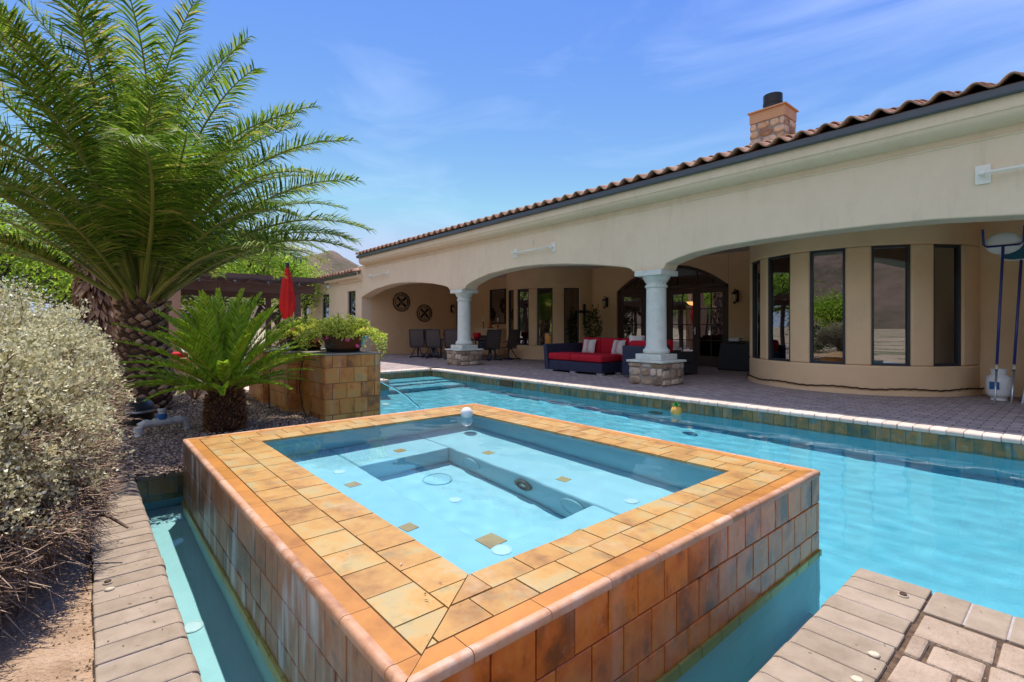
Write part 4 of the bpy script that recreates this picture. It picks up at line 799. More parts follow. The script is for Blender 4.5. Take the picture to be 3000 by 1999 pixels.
def pillow(x, y, z, rz, lb, sz=.40, rx=R(-18), stripes=True):
    t = T('throw_pillow', lb, 'pillow', (x, y, z), 'cream throw pillows on the sofa'); n = 10; V = []; Mx = Matrix.Translation((x, y, z)) @ Matrix.Rotation(rz, 4, 'Z') @ Matrix.Rotation(rx, 4, 'X')
    for sgn in (1, -1):
        for j in range(n + 1):
            for i in range(n + 1):
                u, v = i / n * 2 - 1, j / n * 2 - 1; th = .075 * ((1 - u ** 4) * (1 - v ** 4)) ** .5; pin = 1 - .10 * (1 - max(abs(u), abs(v)) ** 2) * 0 - .07 * (1 - min(abs(u), abs(v))) * (max(abs(u), abs(v)))
                V.append(tuple(Mx @ Vector((u * sz / 2 * pin, sgn * -th, v * sz / 2 * pin))))
    F_ = []; k = (n + 1) ** 2
    for s_ in (0, 1):
        for j in range(n):
            for i in range(n):
                a = s_ * k + j * (n + 1) + i; q = (a, a + 1, a + n + 2, a + n + 1); F_.append(q if s_ == 0 else q[::-1])
    npmesh('cover', np.array(V), np.array(F_), M['cream'], t, smooth=True)
    if stripes:
        bb = MB()
        for dx, wd in ((-.03, .012), (0, .016), (.03, .006)):
            col = []
            for j in range(n + 1):
                v = j / n * 2 - 1; th = .075 * ((1 - (2 * dx / sz) ** 4) * (1 - v ** 4)) ** .5 + .003
                for e in (-1, 1): col.append(Mx @ Vector((dx + e * wd / 2, -th, v * sz / 2 * .93)))
            bb.add(col, [(2 * j, 2 * j + 1, 2 * j + 3, 2 * j + 2) for j in range(n)])
        bb.build('stripe', M['red'], t)
    return t
pillow(-9.08, 10.58, .64, R(8), 'cream pillow with red stripes on the left half of the red sofa back'); pillow(-8.1, 10.60, .64, R(-4), 'cream pillow with red stripes at the right of the red sofa back')
pillow(-7.02, 9.90, .80, R(40), 'plain white pillow on the navy chair beside the stone column', .36, stripes=False)
def club(x, y, rz, lb, fm='navy'):
    t = T('club_chair', lb, 'chair', (x, y, 0), 'wicker armchairs behind the column'); Mx = Matrix.Translation((x, y, 0)) @ Matrix.Rotation(rz, 4, 'Z')
    bb = MB(); bb.box(-.42, -.40, .05, .42, .42, .30, Mx).box(-.42, .32, .30, .42, .42, .74, Mx); bb.build('frame', M[fm], t, bevel=.015)
    for s_ in (-1, 1): MB().box(*(sorted((s_ * .42, s_ * .32))[0], -.40, .30, sorted((s_ * .42, s_ * .32))[1], .31, .58), Mx).build('arm', M[fm], t, bevel=.015)
    cushion('seat_cushion', -.31, -.38, .31, .31, .22, .46, M['red'], t, .045, Mx); cushion('back_cushion', -.31, .16, .42, .31, .32, .86, M['red'], t, .06, Mx); return t
club(-6.75, 9.95, R(178), 'navy wicker chair with red cushions just left of the stone column'); club(-6.85, 11.2, R(150), 'dark wicker chair with red cushions right of the stone column', 'black')
t = T('grill_cover', 'black covered cabinet against the wall right of the doors', 'cabinet', (-6.2, 13.6, 0)); b = MB(); b.add([(-6.75, 13.2, 0), (-5.75, 13.2, 0), (-5.75, 13.9, 0), (-6.75, 13.9, 0), (-6.70, 13.25, .74), (-5.8, 13.25, .74), (-5.8, 13.85, .80), (-6.7, 13.85, .80)], [(3, 2, 1, 0), (4, 5, 6, 7), (0, 1, 5, 4), (1, 2, 6, 5), (2, 3, 7, 6), (3, 0, 4, 7)]); b.build('cover', M['black'], t, bevel=.03)
tag(MB().box(-6.5, 13.35, .785, -6.22, 13.6, .88).build('white_box', M['white'], None, bevel=.01), 'small white box on the black covered cabinet', 'box')
def bush(name, c, rad, n, sz, m, lb, cat, group=None, parent=None, top=False, flat=1.0):
    P = rng.normal(size=(n, 3)); P /= np.linalg.norm(P, axis=1)[:, None]; P *= (rng.uniform(.25, 1, n) ** .5)[:, None]; nz_ = np.array([noise.noise(Vector(p * 2.2) + Vector((c[0], c[1], 0))) for p in P]); P *= (1 + .55 * nz_)[:, None]
    D = P + rng.normal(size=(n, 3)) * .7 + np.array([0, 0, .3]); V, F_ = leaves(P * np.array(rad) + np.array(c), D, rng.uniform(.6, 1.3, n) * sz, rng.uniform(.4, .7, n) * sz, .1)
    o = npmesh(name, V, F_, m, parent); 
    if lb: tag(o, lb, cat, group)
    return o
t = T('potted_shrub', 'dark potted shrub in the corner beside the iron cross', 'potted plant', (-11.3, 13.3, 0)); bush('foliage', (-11.25, 13.3, 1.1), (.30, .28, .75), 1500, .07, M['tree_dark'], None, None, parent=t); MB().lathe([(.15, 0), (.2, .35), (.22, .36), (.18, .34), (.001, .33)], (-11.25, 13.3, 0), 16).build('pot', M['black'], t, smooth=True, auto=40)
t = T('small_planter', 'small leafy plant in a brass pot beside the ottoman', 'potted plant', (-7.35, 10.3, 0)); bush('foliage', (-7.38, 10.3, .52), (.2, .2, .16), 350, .07, M['tree_dark'], None, None, parent=t); MB().lathe([(.06, .02), (.09, .35), (.1, .42), (.001, .4)], (-7.38, 10.3, 0), 14).build('pot', M['copper'], t, smooth=True, auto=40)
# dining set
tb = T('dining_table', 'dining table with dark frame and red placemats under the left arch', 'table', (-15.9, 11.1, 0)); MB().box(-17.0, 10.55, .68, -14.3, 11.75, .72).build('tabletop', M['chair'], tb, bevel=.01)
for x, y in ((-16.8, 10.7), (-14.5, 10.7), (-16.8, 11.6), (-14.5, 11.6)): MB().tube([(x, y, 0), (x, y, .68)], .03, 8).build('leg', M['chair'], tb)
for x, y in ((-16.45, 10.75), (-15.45, 10.8), (-14.75, 10.95)): tag(MB().lathe([(.07, .72), (.13, .80), (.15, .93), (.11, .97), (.001, .97)], (x, y, 0), 14).build('red_bowl', M['red'], None, smooth=True), {-16.45: 'red bowl on the dining table, leftmost, between the first two chairs', -15.45: 'red bowl on the dining table between the second and third chair', -14.75: 'red bowl on the dining table next to the left column'}[x], 'bowl', 'red bowls on the dining table')
def make_chair():
    t = T('swivel_chair', 'x', 'chair', (0, 0, 0), 'high-backed sling chairs round the dining table')   # faces +Y
    b = MB(); 
    for s_ in (-1, 1): b.tube([(s_ * .27, -.12, 1.07), (s_ * .27, -.05, .75), (s_ * .27, .04, .44), (s_ * .26, .34, .41), (s_ * .25, .42, .36)], .017, 6)
    b.tube([(-.27, -.12, 1.07), (.27, -.12, 1.07)], .017, 6); b.tube([(-.26, .0, .40), (.26, .0, .40)], .017, 6); b.build('frame', M['chair'], t, smooth=True)
    b = MB(); b.add([(-.26, -.115, 1.06), (.26, -.115, 1.06), (.26, -.045, .75), (-.26, -.045, .75), (.26, .045, .44), (-.26, .045, .44)], [(0, 1, 2, 3), (3, 2, 4, 5)]); b.build('backrest', M['mesh'], t)
    b = MB(); b.add([(-.26, .045, .44), (.26, .045, .44), (.25, .40, .40), (-.25, .40, .40)], [(0, 1, 2, 3)]); b.build('seat', M['mesh'], t)
    for s_ in (-1, 1): b = MB(); b.tube([(s_ * .28, -.02, .66), (s_ * .31, .10, .64), (s_ * .31, .32, .63), (s_ * .28, .36, .42)], .018, 6); b.build('armrest', M['chair'], t, smooth=True)
    b = MB(); b.tube([(0, .18, .40), (0, .18, .06)], .04, 8)
    for s_ in (-1, 1): b.tube([(s_ * .08, .1, .38), (s_ * .2, .0, .1), (s_ * .22, -.22, .02), (s_ * .22, .45, .02)], .02, 6)
    b.tube([(-.22, .44, .02), (.22, .44, .02)], .02, 6); b.build('rocker_base', M['chair'], t, smooth=True); return t
ch0 = make_chair()
for i, (x, y, rz, lb) in enumerate([(-16.95, 9.72, R(48), 'sling chair leftmost on the near side of the dining table'), (-16.15, 9.95, R(46), 'sling chair second from left on the near side of the dining table'), (-15.25, 10.2, R(44), 'sling chair on the near side of the dining table, just left of the column'), (-13.75, 10.9, R(80), 'sling chair at the right end of the dining table beside the column'), (-13.7, 11.75, R(100), 'sling chair behind the column at the table end by the window'), (-17.5, 10.6, R(-70), 'sling chair at the far left end of the dining table')]):
    o = ch0 if i == 0 else copy_tree(ch0); o.location = (x, y, 0); o.rotation_euler.z = rz; o['label'] = lb
# outdoor kitchen cabinet and window on the back wall
kt = T('outdoor_counter', 'low stucco outdoor counter with a dark door below the black window', 'counter', (-16.6, 13.3, 0)); MB().box(-17.55, 12.95, 0, -16.05, 13.59, 1.06).build('body', M['stucco2'], kt, bevel=.01); MB().box(-17.6, 12.9, 1.06, -16.0, 13.6, 1.11).build('countertop', M['stucco'], kt, bevel=.008); MB().box(-17.35, 12.935, .2, -16.35, 12.948, .82).build('cabinet_door', M['frame'], kt, bevel=.004)
wf = windowset(house, (-17.3, 13.58), (-16.25, 13.58), 1.3, 2.8, fw=.05)
def candlestick(x, lb):
    t = T('candlestick', lb, 'candlestick', (x, 13.15, 1.11), 'candlesticks on the outdoor counter'); MB().lathe([(.06, 1.11), (.02, 1.14), (.035, 1.2), (.015, 1.28), (.04, 1.38), (.045, 1.40)], (x, 13.15, 0), 12).build('stem', M['copper'], t, smooth=True); MB().lathe([(.035, 1.40), (.035, 1.56)], (x, 13.15, 0), 12).build('candle', M['white'], t, smooth=True, auto=40)
candlestick(-17.25, 'copper candlestick with white candle, left of the copper fountain'); candlestick(-16.25, 'copper candlestick with white candle, right of the copper fountain')
t = T('tabletop_fountain', 'tiered copper fountain between the two candlesticks', 'fountain', (-16.75, 13.15, 1.11)); MB().lathe([(.14, 1.11), (.15, 1.14), (.05, 1.18), (.04, 1.24), (.13, 1.28), (.03, 1.30), (.03, 1.38), (.08, 1.41), (.02, 1.43), (.02, 1.5), (.001, 1.56)], (-16.75, 13.15, 0), 18).build('tiers', M['copper'], t, smooth=True)
# pool tools by the wall
def pole(x, y, ztop, lean, lb, head):
    t = T('pool_pole', lb, 'pool tool', (x, y, 0), 'pool poles leaning on the wall'); p = lambda z: Vector((x + lean[0] * z, y + lean[1] * z, z))
    MB().tube([p(0), p(.55)], .014, 8).build('lower_tube', M['alu'], t, smooth=True); MB().tube([p(.5), p(ztop)], .018, 8).build('shaft', M['blue'], t, smooth=True); MB().tube([p(.52), p(.60)], .024, 8).build('lock_collar', M['offwhite'], t, smooth=True); c = p(ztop)
    if head == 'rake':
        b = MB(); b.tube([c + Vector((-.23, 0, .28)), c + Vector((-.22, 0, .04)), c + Vector((-.18, 0, 0)), c + Vector((.18, 0, 0)), c + Vector((.22, 0, .04)), c + Vector((.23, 0, .28))], .016, 6); b.build('net_frame', M['blue'], t, smooth=True)
        b = MB(); b.sphere(c + Vector((0, .06, .04)), 1, 16, 10, (.22, .06, .17)); b.build('net_bag', M['white'], t, smooth=True)
    else:
        b = MB(); cc = c + Vector((0, 0, .16)); q = [cc + Vector((.23 * math.copysign(abs(math.cos(R(a))) ** .55, math.cos(R(a))), 0, .16 * math.copysign(abs(math.sin(R(a))) ** .55, math.sin(R(a))))) for a in range(0, 361, 12)]; b.tube(q, .012, 6, cap=False); b.build('net_frame', M['white'], t, smooth=True)
        b = MB(); b.add([cc] + q[:-1], [(0, i + 1, (i + 1) % (len(q) - 1) + 1) for i in range(len(q) - 1)]); b.build('net', M['bluenet'], t)
    return t
M['bluenet'] = mk('net_blue', [(.03, .12, .18)], rough=.8)
pole(-1.0, 10.62, 2.42, (.035, .04), 'blue pole with a deep white leaf bag standing in front of the propane tank', 'rake'); pole(-.83, 10.80, 2.2, (.045, .03), 'blue pole with a flat teal skimmer net at the right edge', 'skim')
t = T('propane_tank', 'white propane tank on the patio in the corner by the right bay', 'gas tank', (-1.0, 11.15, 0)); MB().lathe([(.11, .05), (.14, .07), (.155, .12), (.158, .30), (.145, .37), (.09, .41), (.001, .42)], (-1.0, 11.15, 0), 28).build('body', M['white'], t, smooth=True, auto=60); MB().lathe([(.10, 0), (.10, .06), (.092, .06), (.092, 0)], (-1.0, 11.15, 0), 20).build('foot_ring', M['white'], t)
b = MB(); b.lathe([(.09, .40), (.10, .50), (.094, .50), (.085, .40)], (-1.0, 11.15, 0), 20, cap=False); b.build('collar', M['white'], t); MB().tube([(-1.0, 11.15, .42), (-1.0, 11.15, .48)], .02, 8).build('valve', M['copper'], t)
MB().cbox((-1.04, 10.995, .24), (.12, .004, .12), rz=R(-14)).build('label_sticker', M['bluecap'], t)
t = T('folding_screen', 'dark panel with metal edge leaning at the right edge of the photo', 'panel', (-.45, 11.0, 0)); b = MB(); b.add([(-.70, 10.9, .02), (.6, 10.9, .02), (.6, 10.94, .02), (-.70, 10.94, .02), (-.52, 11.25, 1.5), (.6, 11.25, 1.5), (.6, 11.29, 1.5), (-.52, 11.29, 1.5)], [(3, 2, 1, 0), (4, 5, 6, 7), (0, 1, 5, 4), (1, 2, 6, 5), (2, 3, 7, 6), (3, 0, 4, 7)]); b.build('panel', M['pergola'], t); MB().tube([(-.72, 10.88, .0), (-.53, 11.24, 1.52)], .016, 8).build('metal_edge', M['alu'], t)
# ------------------------------------------------------------------ floating toys
t = T('pineapple_float', 'floating pineapple chlorinator with green crown by the house side of the pool', 'pool float', (-4.42, 7.18, -.2)); c = Vector((-4.30, 7.1, -.165)); b = MB(); b.sphere(c, .085, 20, 14, (1, 1, 1.12)); b.build('body', mk('pineapple', [(.65, .30, .05), (.75, .45, .1)], scale=30, rough=.4), t, smooth=True)
b = MB()
for k_ in range(3):
    for a in range(0, 360, 60): q = R(a + k_ * 30); l_ = .075 - .015 * k_; p0 = c + Vector((0, 0, .085 + .012 * k_)); d_ = Vector((math.cos(q) * (1 - .3 * k_), math.sin(q) * (1 - .3 * k_), .4 + .3 * k_)); s_ = Vector((-math.sin(q), math.cos(q), 0)) * .02; b.add([p0 - s_, p0 + d_ * l_ * .5 - s_, p0 + d_ * l_, p0 + d_ * l_ * .5 + s_, p0 + s_], [(0, 1, 2, 3, 4)])
b.build('crown', mk('green_plastic', [(.02, .35, .08)], rough=.4), t)
b = MB(); b.sphere((-4.12, 2.93, .30), .062, 24, 16, (1, 1, 1)); tag(b.build('ball', M['white'], None, smooth=True), 'white floating ball in the far corner of the spa', 'ball')
# ------------------------------------------------------------------ tiled pedestals with flower bowls
def pedestal(x0, y0, x1, y1, zt, lb):
    t = T('tiled_pedestal', lb, 'pedestal', ((x0 + x1) / 2, (y0 + y1) / 2, 0), 'slate tiled pedestals in the planting bed'); MB().box(x0 + .012, y0 + .012, -.3, x1 - .012, y1 - .012, zt - .015).build('core', M['grout'], t)
    b = MB(); h = zt + .25 - .022; tiles(b, (x0 + .012, y0 + .012, -.25), (1, 0, 0), (0, 0, 1), x1 - x0 - .024, h, .19, .2, off=.5, z0off=-.1); tiles(b, (x1 - .012, y0 + .012, -.25), (0, 1, 0), (0, 0, 1), y1 - y0 - .024, h, .19, .2, off=.5, z0off=-.1); tiles(b, (x0 + .012, y1 - .012, -.25), (0, -1, 0), (0, 0, 1), y1 - y0 - .024, h, .19, .2, off=.5, z0off=-.1); tiles(b, (x1 - .012, y1 - .012, -.25), (-1, 0, 0), (0, 0, 1), x1 - x0 - .024, h, .19, .2, off=.5, z0off=-.1)
    b.build('tile_cladding', M['wall_ochre'], t, bevel=.002, seg=1); MB().box(x0 - .008, y0 - .008, zt - .02, x1 + .008, y1 + .008, zt).build('cap', M['mortar'], t, bevel=.004); return t
pedestal(-7.13, 2.29, -6.30, 3.06, .83, 'nearest tiled pedestal carrying the large flower bowl beside the pool'); pedestal(-8.02, 2.11, -7.15, 2.95, .83, 'middle tiled pedestal half hidden behind the nearest one'); pedestal(-9.15, 2.08, -8.27, 2.9, .80, 'farthest tiled pedestal behind the sago palm')
def bowl(x, y, z, s_, lb, lp):
    t = T('flower_bowl', lb, 'planter bowl', (x, y, z), 'glazed flower bowls on the pedestals'); MB().lathe([(.20 * s_, z + .02), (.24 * s_, z + .06), (.31 * s_, z + .18), (.335 * s_, z + .215), (.35 * s_, z + .225), (.35 * s_, z + .25), (.32 * s_, z + .25), (.29 * s_, z + .2), (.001, z + .19)], (x, y, 0), 40).build('bowl', M['pot'], t, smooth=True, auto=50); MB().lathe([(.21 * s_, z + .001), (.235 * s_, z + .03), (.225 * s_, z + .03), (.001, z + .012)], (x, y, 0), 30).build('saucer', M['black_plastic'], t, smooth=True, auto=40)
    p = T('flowering_plant', lp, 'plant', (x, y, z + .2), 'yellow-green trailing plants in the flower bowls'); n = 6500; a = rng.uniform(0, 6.283, n); rr = rng.uniform(0, 1, n) ** .55 * .50 * s_ * (1 + .22 * np.sin(a * 3 + x)); hh = np.where(rr < .36 * s_, .30 + rng.uniform(-.10, .20, n) * (1 - rr / .5), 0.26 - (rr - .36 * s_) * rng.uniform(0, 1, n) ** 3 * (1.2 + 2.6 * (np.sin(a - .8) > .2))) + .05 * np.sin(a * 5) ; P = np.stack([x + rr * np.cos(a), y + rr * np.sin(a), z + hh * s_], 1); D = np.stack([np.cos(a) * .7, np.sin(a) * .7, rng.uniform(-.2, 1, n)], 1) + rng.normal(size=(n, 3)) * .5
    V, F_ = leaves(P, D, rng.uniform(.025, .055, n), rng.uniform(.014, .028, n), .15); npmesh('foliage', V, F_, M['flower_leaf'], p)
    n = 30; a = rng.uniform(0, 6.283, n); rr = rng.uniform(.25, .47, n) * s_; P = np.stack([x + rr * np.cos(a), y + rr * np.sin(a), z + rng.uniform(.08, .36, n) * s_], 1); bb = MB()
    for q in P[:16]: bb.lathe([(.004, 0), (.03, .022), (.032, .024)], q, 7, Matrix.Rotation(random.uniform(-1.2, 1.2), 4, 'X') @ Matrix.Rotation(random.uniform(-1.2, 1.2), 4, 'Y'), cap=False)
    bb.build('flowers', M['flower'], p)
bowl(-6.70, 2.70, .83, 1.0, 'brown and teal glazed bowl on the nearest pedestal', 'yellow-green trailing plant with pink flowers in the nearest bowl'); bowl(-7.62, 2.50, .83, .95, 'brown bowl on the middle pedestal, behind the nearest one', 'green trailing plant in the bowl on the middle pedestal')
for pts, lb in (([(-6.95, 2.27, .80), (-7.0, 2.23, .60), (-7.02, 2.22, .35), (-6.85, 2.2, .12), (-6.55, 2.17, .0)], 'black drip hose hanging down the nearest pedestal'), ([(-7.85, 2.09, .62), (-7.85, 2.04, .4), (-7.72, 2.02, .15), (-7.66, 2.0, 0)], 'black drip hose beside the middle pedestal')): tag(MB().tube(pts, .008, 6).build('drip_hose', M['black_plastic'], None, smooth=True), lb, 'hose', 'black drip hoses at the pedestals')
# water jet from the middle pedestal
P0 = Vector((-7.55, 2.93, .42)); pts = []
for i in range(26): q = i / 25; pts.append((P0.x + .10 * q, P0.y + 1.40 * q, P0.z + .12 * q - .75 * q * q + .006 * math.sin(q * 40)))
tag(MB().tube(pts, [.012 + .006 * abs(math.sin(i * 1.9)) for i in range(26)], 8).build('water_jet', M['jet'] if 'jet' in M else M['spawater'], None, smooth=True), 'thin arc of water jetting from a pedestal into the pool', 'water jet')
# pool equipment in the bed
t = T('filter_canister', 'black round filter canister in the bed at the palm foot', 'filter', (-7.52, .50, 0)); MB().lathe([(.20, -.05), (.21, .16), (.001, .16)], (-7.52, .45, 0), 32).build('body', M['black_plastic'], t, smooth=True, auto=40); MB().lathe([(.245, .15), (.25, .17), (.245, .185), (.22, .19), (.20, .25), (.13, .30), (.04, .315), (.04, .34), (.001, .345)], (-7.52, .45, 0), 36).build('lid', M['black_plastic'], t, smooth=True, auto=40); MB().lathe([(.252, .155), (.258, .17), (.252, .182)], (-7.52, .45, 0), 36, cap=False).build('clamp_ring', M['alu'], t, smooth=True)
t = T('valve_pipe', 'white pvc pipe with a blue valve in front of the filter canister', 'pipe', (-6.75, .65, 0)); z = .13; A_ = Vector((-6.62, .44, 0)); B_ = Vector((-6.72, .86, 0)); d_ = (B_ - A_)
b = MB(); b.tube([A_ + Vector((0, 0, -.05)), A_ + Vector((0, 0, .09)), A_ + Vector((.0, .01, .12)), A_ + d_ * .08 + Vector((0, 0, z)), A_ + d_ * .92 + Vector((0, 0, z)), B_ + Vector((0, 0, .115)), B_ + Vector((-.01, .03, .05)), B_ + Vector((-.01, .04, -.05))], .035, 12); b.build('pipe', M['pvc'], t, smooth=True)
b = MB(); b.tube([A_ + Vector((0, 0, .05)), A_ + Vector((0, 0, .10))], .046, 12); b.tube([A_ + d_ * .10 + Vector((0, 0, z)), A_ + d_ * .2 + Vector((0, 0, z))], .045, 12); b.tube([A_ + d_ * .32 + Vector((0, 0, z)), A_ + d_ * .68 + Vector((0, 0, z))], .046, 12); b.tube([A_ + d_ * .80 + Vector((0, 0, z)), A_ + d_ * .92 + Vector((0, 0, z))], .045, 12); b.build('couplings', M['pvc'], t, smooth=True, auto=40)
c = A_ + d_ * .5; MB().lathe([(.045, z + .03), (.05, z + .075), (.046, z + .09), (.001, z + .09)], c, 16).build('valve', M['bluecap'], t, smooth=True, auto=40); MB().lathe([(.03, z + .09), (.03, z + .12), (.04, z + .125), (.04, z + .14), (.001, z + .145)], c, 14).build('valve_handle', M['pvc'], t, smooth=True, auto=40)
# ------------------------------------------------------------------ pergola, umbrella, fireplace
pg = T('pergola', 'dark brown wooden pergola with slatted roof behind the sago palm', 'pergola', (-17.8, 3.2, 0))
ZP = 2.2
def gp(u, v): return Vector((-15.8 - v, 1.25 + u, 0))
ang = R(90)
for u, v in ((.25, .2), (3.75, .2), (.25, 3.4), (3.75, 3.4)): MB().cbox(gp(u, v) + Vector((0, 0, ZP / 2)), (.16, .16, ZP), rz=ang).build('post', M['pergola'], pg, bevel=.008)
for v in (.2, 3.4): MB().cbox(gp(2.0, v) + Vector((0, 0, ZP + .13)), (4.5, .12, .26), rz=ang).build('beam', M['pergola'], pg, bevel=.006)
for i in range(8): MB().cbox(gp(.05 + i * .56, 1.8) + Vector((0, 0, ZP + .34)), (.09, 4.3, .16), rz=ang).build('rafter', M['pergola'], pg, bevel=.005)
b = MB()
for i in range(52): b.cbox(gp(2.0, -.35 + i * .084) + Vector((0, 0, ZP + .44)), (4.7, .038, .038), rz=ang)
b.build('lattice', M['pergola'], pg); MB().cbox(gp(2.0, -.40) + Vector((0, 0, ZP + .38)), (4.7, .05, .14), rz=ang).build('fascia_board', M['pergola'], pg)
t = T('string_lights', 'string of clear bulbs hung along the pergola front', 'string lights', tuple(gp(2, -.45) + Vector((0, 0, ZP + .3)))); pts = []
for i in range(41): q = i / 40; pts.append(gp(-.2 + q * 5.0, -.45) + Vector((0, 0, ZP + .34 - .05 * abs(math.sin(q * math.pi * 6)))))
MB().tube(pts, .008, 5).build('cable', M['black_plastic'], t)
for i in range(6): p = gp(.2 + i * .85, -.45) + Vector((0, 0, ZP + .26)); MB().tube([p + Vector((0, 0, .06)), p], .018, 6).build('socket', M['black_plastic'], t); MB().sphere(p - Vector((0, 0, .04)), .035, 10, 8, (1, 1, 1.2)).build('bulb', M['spawater'], t, smooth=True)
um = T('patio_umbrella', 'closed red patio umbrella standing before the pergola', 'umbrella', (-13.68, 4.02, 0)); ux, uy = -13.68, 4.02; n = 40; vs = []; fs = []; zz = [(2.74, .03), (2.6, .07), (2.35, .115), (2.05, .15), (1.8, .175), (1.65, .17), (1.52, .13), (1.40, .10)]
for k_, (z, r_) in enumerate(zz):
    for j in range(n): a = 2 * math.pi * j / n; q = r_ * (1 + .16 * math.cos(a * 8 + .3 * k_) * min(1, k_ / 2) + .04 * math.sin(a * 3 + k_)); vs.append((ux + q * math.cos(a), uy + q * math.sin(a), z + (.04 * math.cos(a * 4) if k_ > 5 else 0)))
for k_ in range(len(zz) - 1):
    for j in range(n): j2 = (j + 1) % n; fs.append((k_ * n + j, (k_ + 1) * n + j, (k_ + 1) * n + j2, k_ * n + j2))
b = MB(); b.add(vs, fs); b.build('canopy', M['redp'], um, smooth=True); MB().tube([(ux, uy, 0), (ux, uy, 2.75)], .025, 10).build('pole', M['alu'], um, smooth=True); MB().lathe([(.05, 2.72), (.05, 2.84), (.001, 2.86)], (ux, uy, 0), 12).build('finial', M['black_plastic'], um, smooth=True, auto=40); MB().lathe([(.3, 0), (.3, .06), (.05, .09)], (ux, uy, 0), 24).build('base', M['black_plastic'], um)
t = T('outdoor_fireplace', 'tall peach stucco outdoor fireplace behind the date palm', 'fireplace', (-15.05, .88, 0)); b = MB(); e1 = Vector((.87, 1.01, 0)).normalized(); a_ = math.atan2(e1.y, e1.x); c = Vector((-15.3, 1.05, 0)); b.cbox(c + Vector((0, 0, 1.2)), (1.42, .9, 2.4), rz=a_); b.build('body', M['stucco3'], t, bevel=.02); MB().cbox(c + Vector((0, 0, 2.9)), (1.15, .7, 1.0), rz=a_).build('chimney', M['stucco3'], t, bevel=.02)
MB().cbox(c + Vector((.38, -.33, .6)), (.8, .1, .8), rz=a_).build('firebox', M['black'], t) 
tag(MB().tube([(-14.9, .28, 0), (-14.9, .28, 2.55)], .04, 8).build('conduit', M['pvc'], None, smooth=True), 'thin white vertical pipe left of the outdoor fireplace', 'pipe')
t = T('seat_wall', 'peach stucco seat wall with a pale tile top left of the sago palm', 'wall', (-11.5, 1.2, 0)); MB().cbox((-11.55, 1.1, .25), (.9, 1.1, .5), rz=0).build('body', M['stucco3'], t, bevel=.015); MB().cbox((-11.55, 1.1, .545), (.96, 1.16, .09)).build('tile_top', M['ledge'], t, bevel=.008)
o = cushion('seat_pad', -11.9, .7, .592, -11.2, 1.5, .68, M['red'], None, .03); tag(o, 'red seat pad lying on the seat wall', 'cushion')
# ------------------------------------------------------------------ palms
def frond_mesh(name, L_, e0, bend, nl, ll, lw, mats, parent, seed, vang=.35, spine=.18, rr=.022, side=0.0, dead=0.0, droop=.35, fw=.55):
    r_ = np.random.default_rng(seed); n = 22; pts = []; p = np.zeros(3); e = e0; ds = L_ / n
    tg = []
    for i in range(n + 1):
        s = i / n; e = e0 - bend * s ** 1.6; az = side * s ** 1.5; d = np.array([math.cos(e) * math.cos(az), math.cos(e) * math.sin(az), math.sin(e)]); pts.append(p.copy()); tg.append(d); p = p + d * ds
    pts = np.array(pts); tg = np.array(tg); b = MB(); b.tube([Vector(q) for q in pts], [rr * (1 - .85 * i / n) * (1.9 if i < 2 else 1.25 if i < 5 else 1) for i in range(n + 1)], 6)
    vs = []; fs = []; s = np.linspace(spine, .995, nl); V = []; F_ = []
    for sgn in (-1, 1):
        for q in s:
            q = min(.999, q + r_.normal() * .004); f = q * n; i = int(f); t = f - i; P = pts[i] * (1 - t) + pts[min(i + 1, n)] * t; T_ = tg[i]; Sd = np.cross(T_, [0, 0, 1.0]); ln = np.linalg.norm(Sd); Sd = Sd / (ln if ln > 1e-6 else 1); U = np.cross(Sd, T_)
            fwd = fw + 1.1 * q ** 2; env = min(1, (q - spine) / .18 + .25) * (1 - .62 * max(0, (q - .55) / .45) ** 1.6); l_ = ll * env * r_.uniform(.88, 1.08)
            d = Sd * sgn + T_ * fwd * r_.uniform(.8, 1.2) + U * vang * r_.uniform(.2, 1.7); d /= np.linalg.norm(d); wdir = np.cross(d, U + r_.normal(size=3) * .25); wdir /= np.linalg.norm(wdir); w_ = lw * r_.uniform(.8, 1.1)
            m1 = P + d * l_ * .45; d2 = d + np.array([0, 0, -droop * r_.uniform(.3, 1.6)]); d2 /= np.linalg.norm(d2); m2 = m1 + d2 * l_ * .55; k = len(V); V += [P + wdir * w_ * .3, P - wdir * w_ * .3, m1 - wdir * w_ * .5, m1 + wdir * w_ * .5, m2]; F_ += [(k, k + 1, k + 2, k + 3), (k + 3, k + 2, k + 4)]
    nb = len(b.v); b.add(V, F_); o = b.build(name, mats, None); o.parent = parent; fi = len(b.f) - len(F_)
    o.data.polygons.foreach_set('material_index', [0] * fi + [1] * len(F_)); return o
def radiate(parent, protos, count, base_r, zc, e_hi, e_lo, twist=0.0, jitter=.06, az0=0, scale=(.85, 1.1), az_extra=None):
    ga = math.pi * (3 - math.sqrt(5))
    for i in range(count):
        s = i / (count - 1); e = e_hi + (e_lo - e_hi) * s ** 1.15 + random.gauss(0, jitter); az = az0 + i * ga + random.gauss(0, .12)
        pr = min(protos, key=lambda q: abs(q[1] - e)); pool_ = [q for q in protos if abs(q[1] - pr[1]) < .02]; pr = random.choice(pool_)
        o = pr[0] if not pr[2][0] else pr[0].copy()
        if pr[2][0]: C.objects.link(o); o.parent = parent
        pr[2][0] = True; de = e - pr[1]; sc_ = random.uniform(*scale)
        r_ = base_r * (.25 + .75 * min(1, s * 1.3)); o.location = Vector((r_ * math.cos(az), r_ * math.sin(az), zc - .12 * s)); o.rotation_euler = (random.gauss(0, .12), -de, az); o.scale = (sc_,) * 3
        if o.data.materials[1] is M['palm'] and s > .5 and random.random() < .09 and math.cos(az) < .6: o.material_slots[1].link = 'OBJECT'; o.material_slots[1].material = M['palm_y']
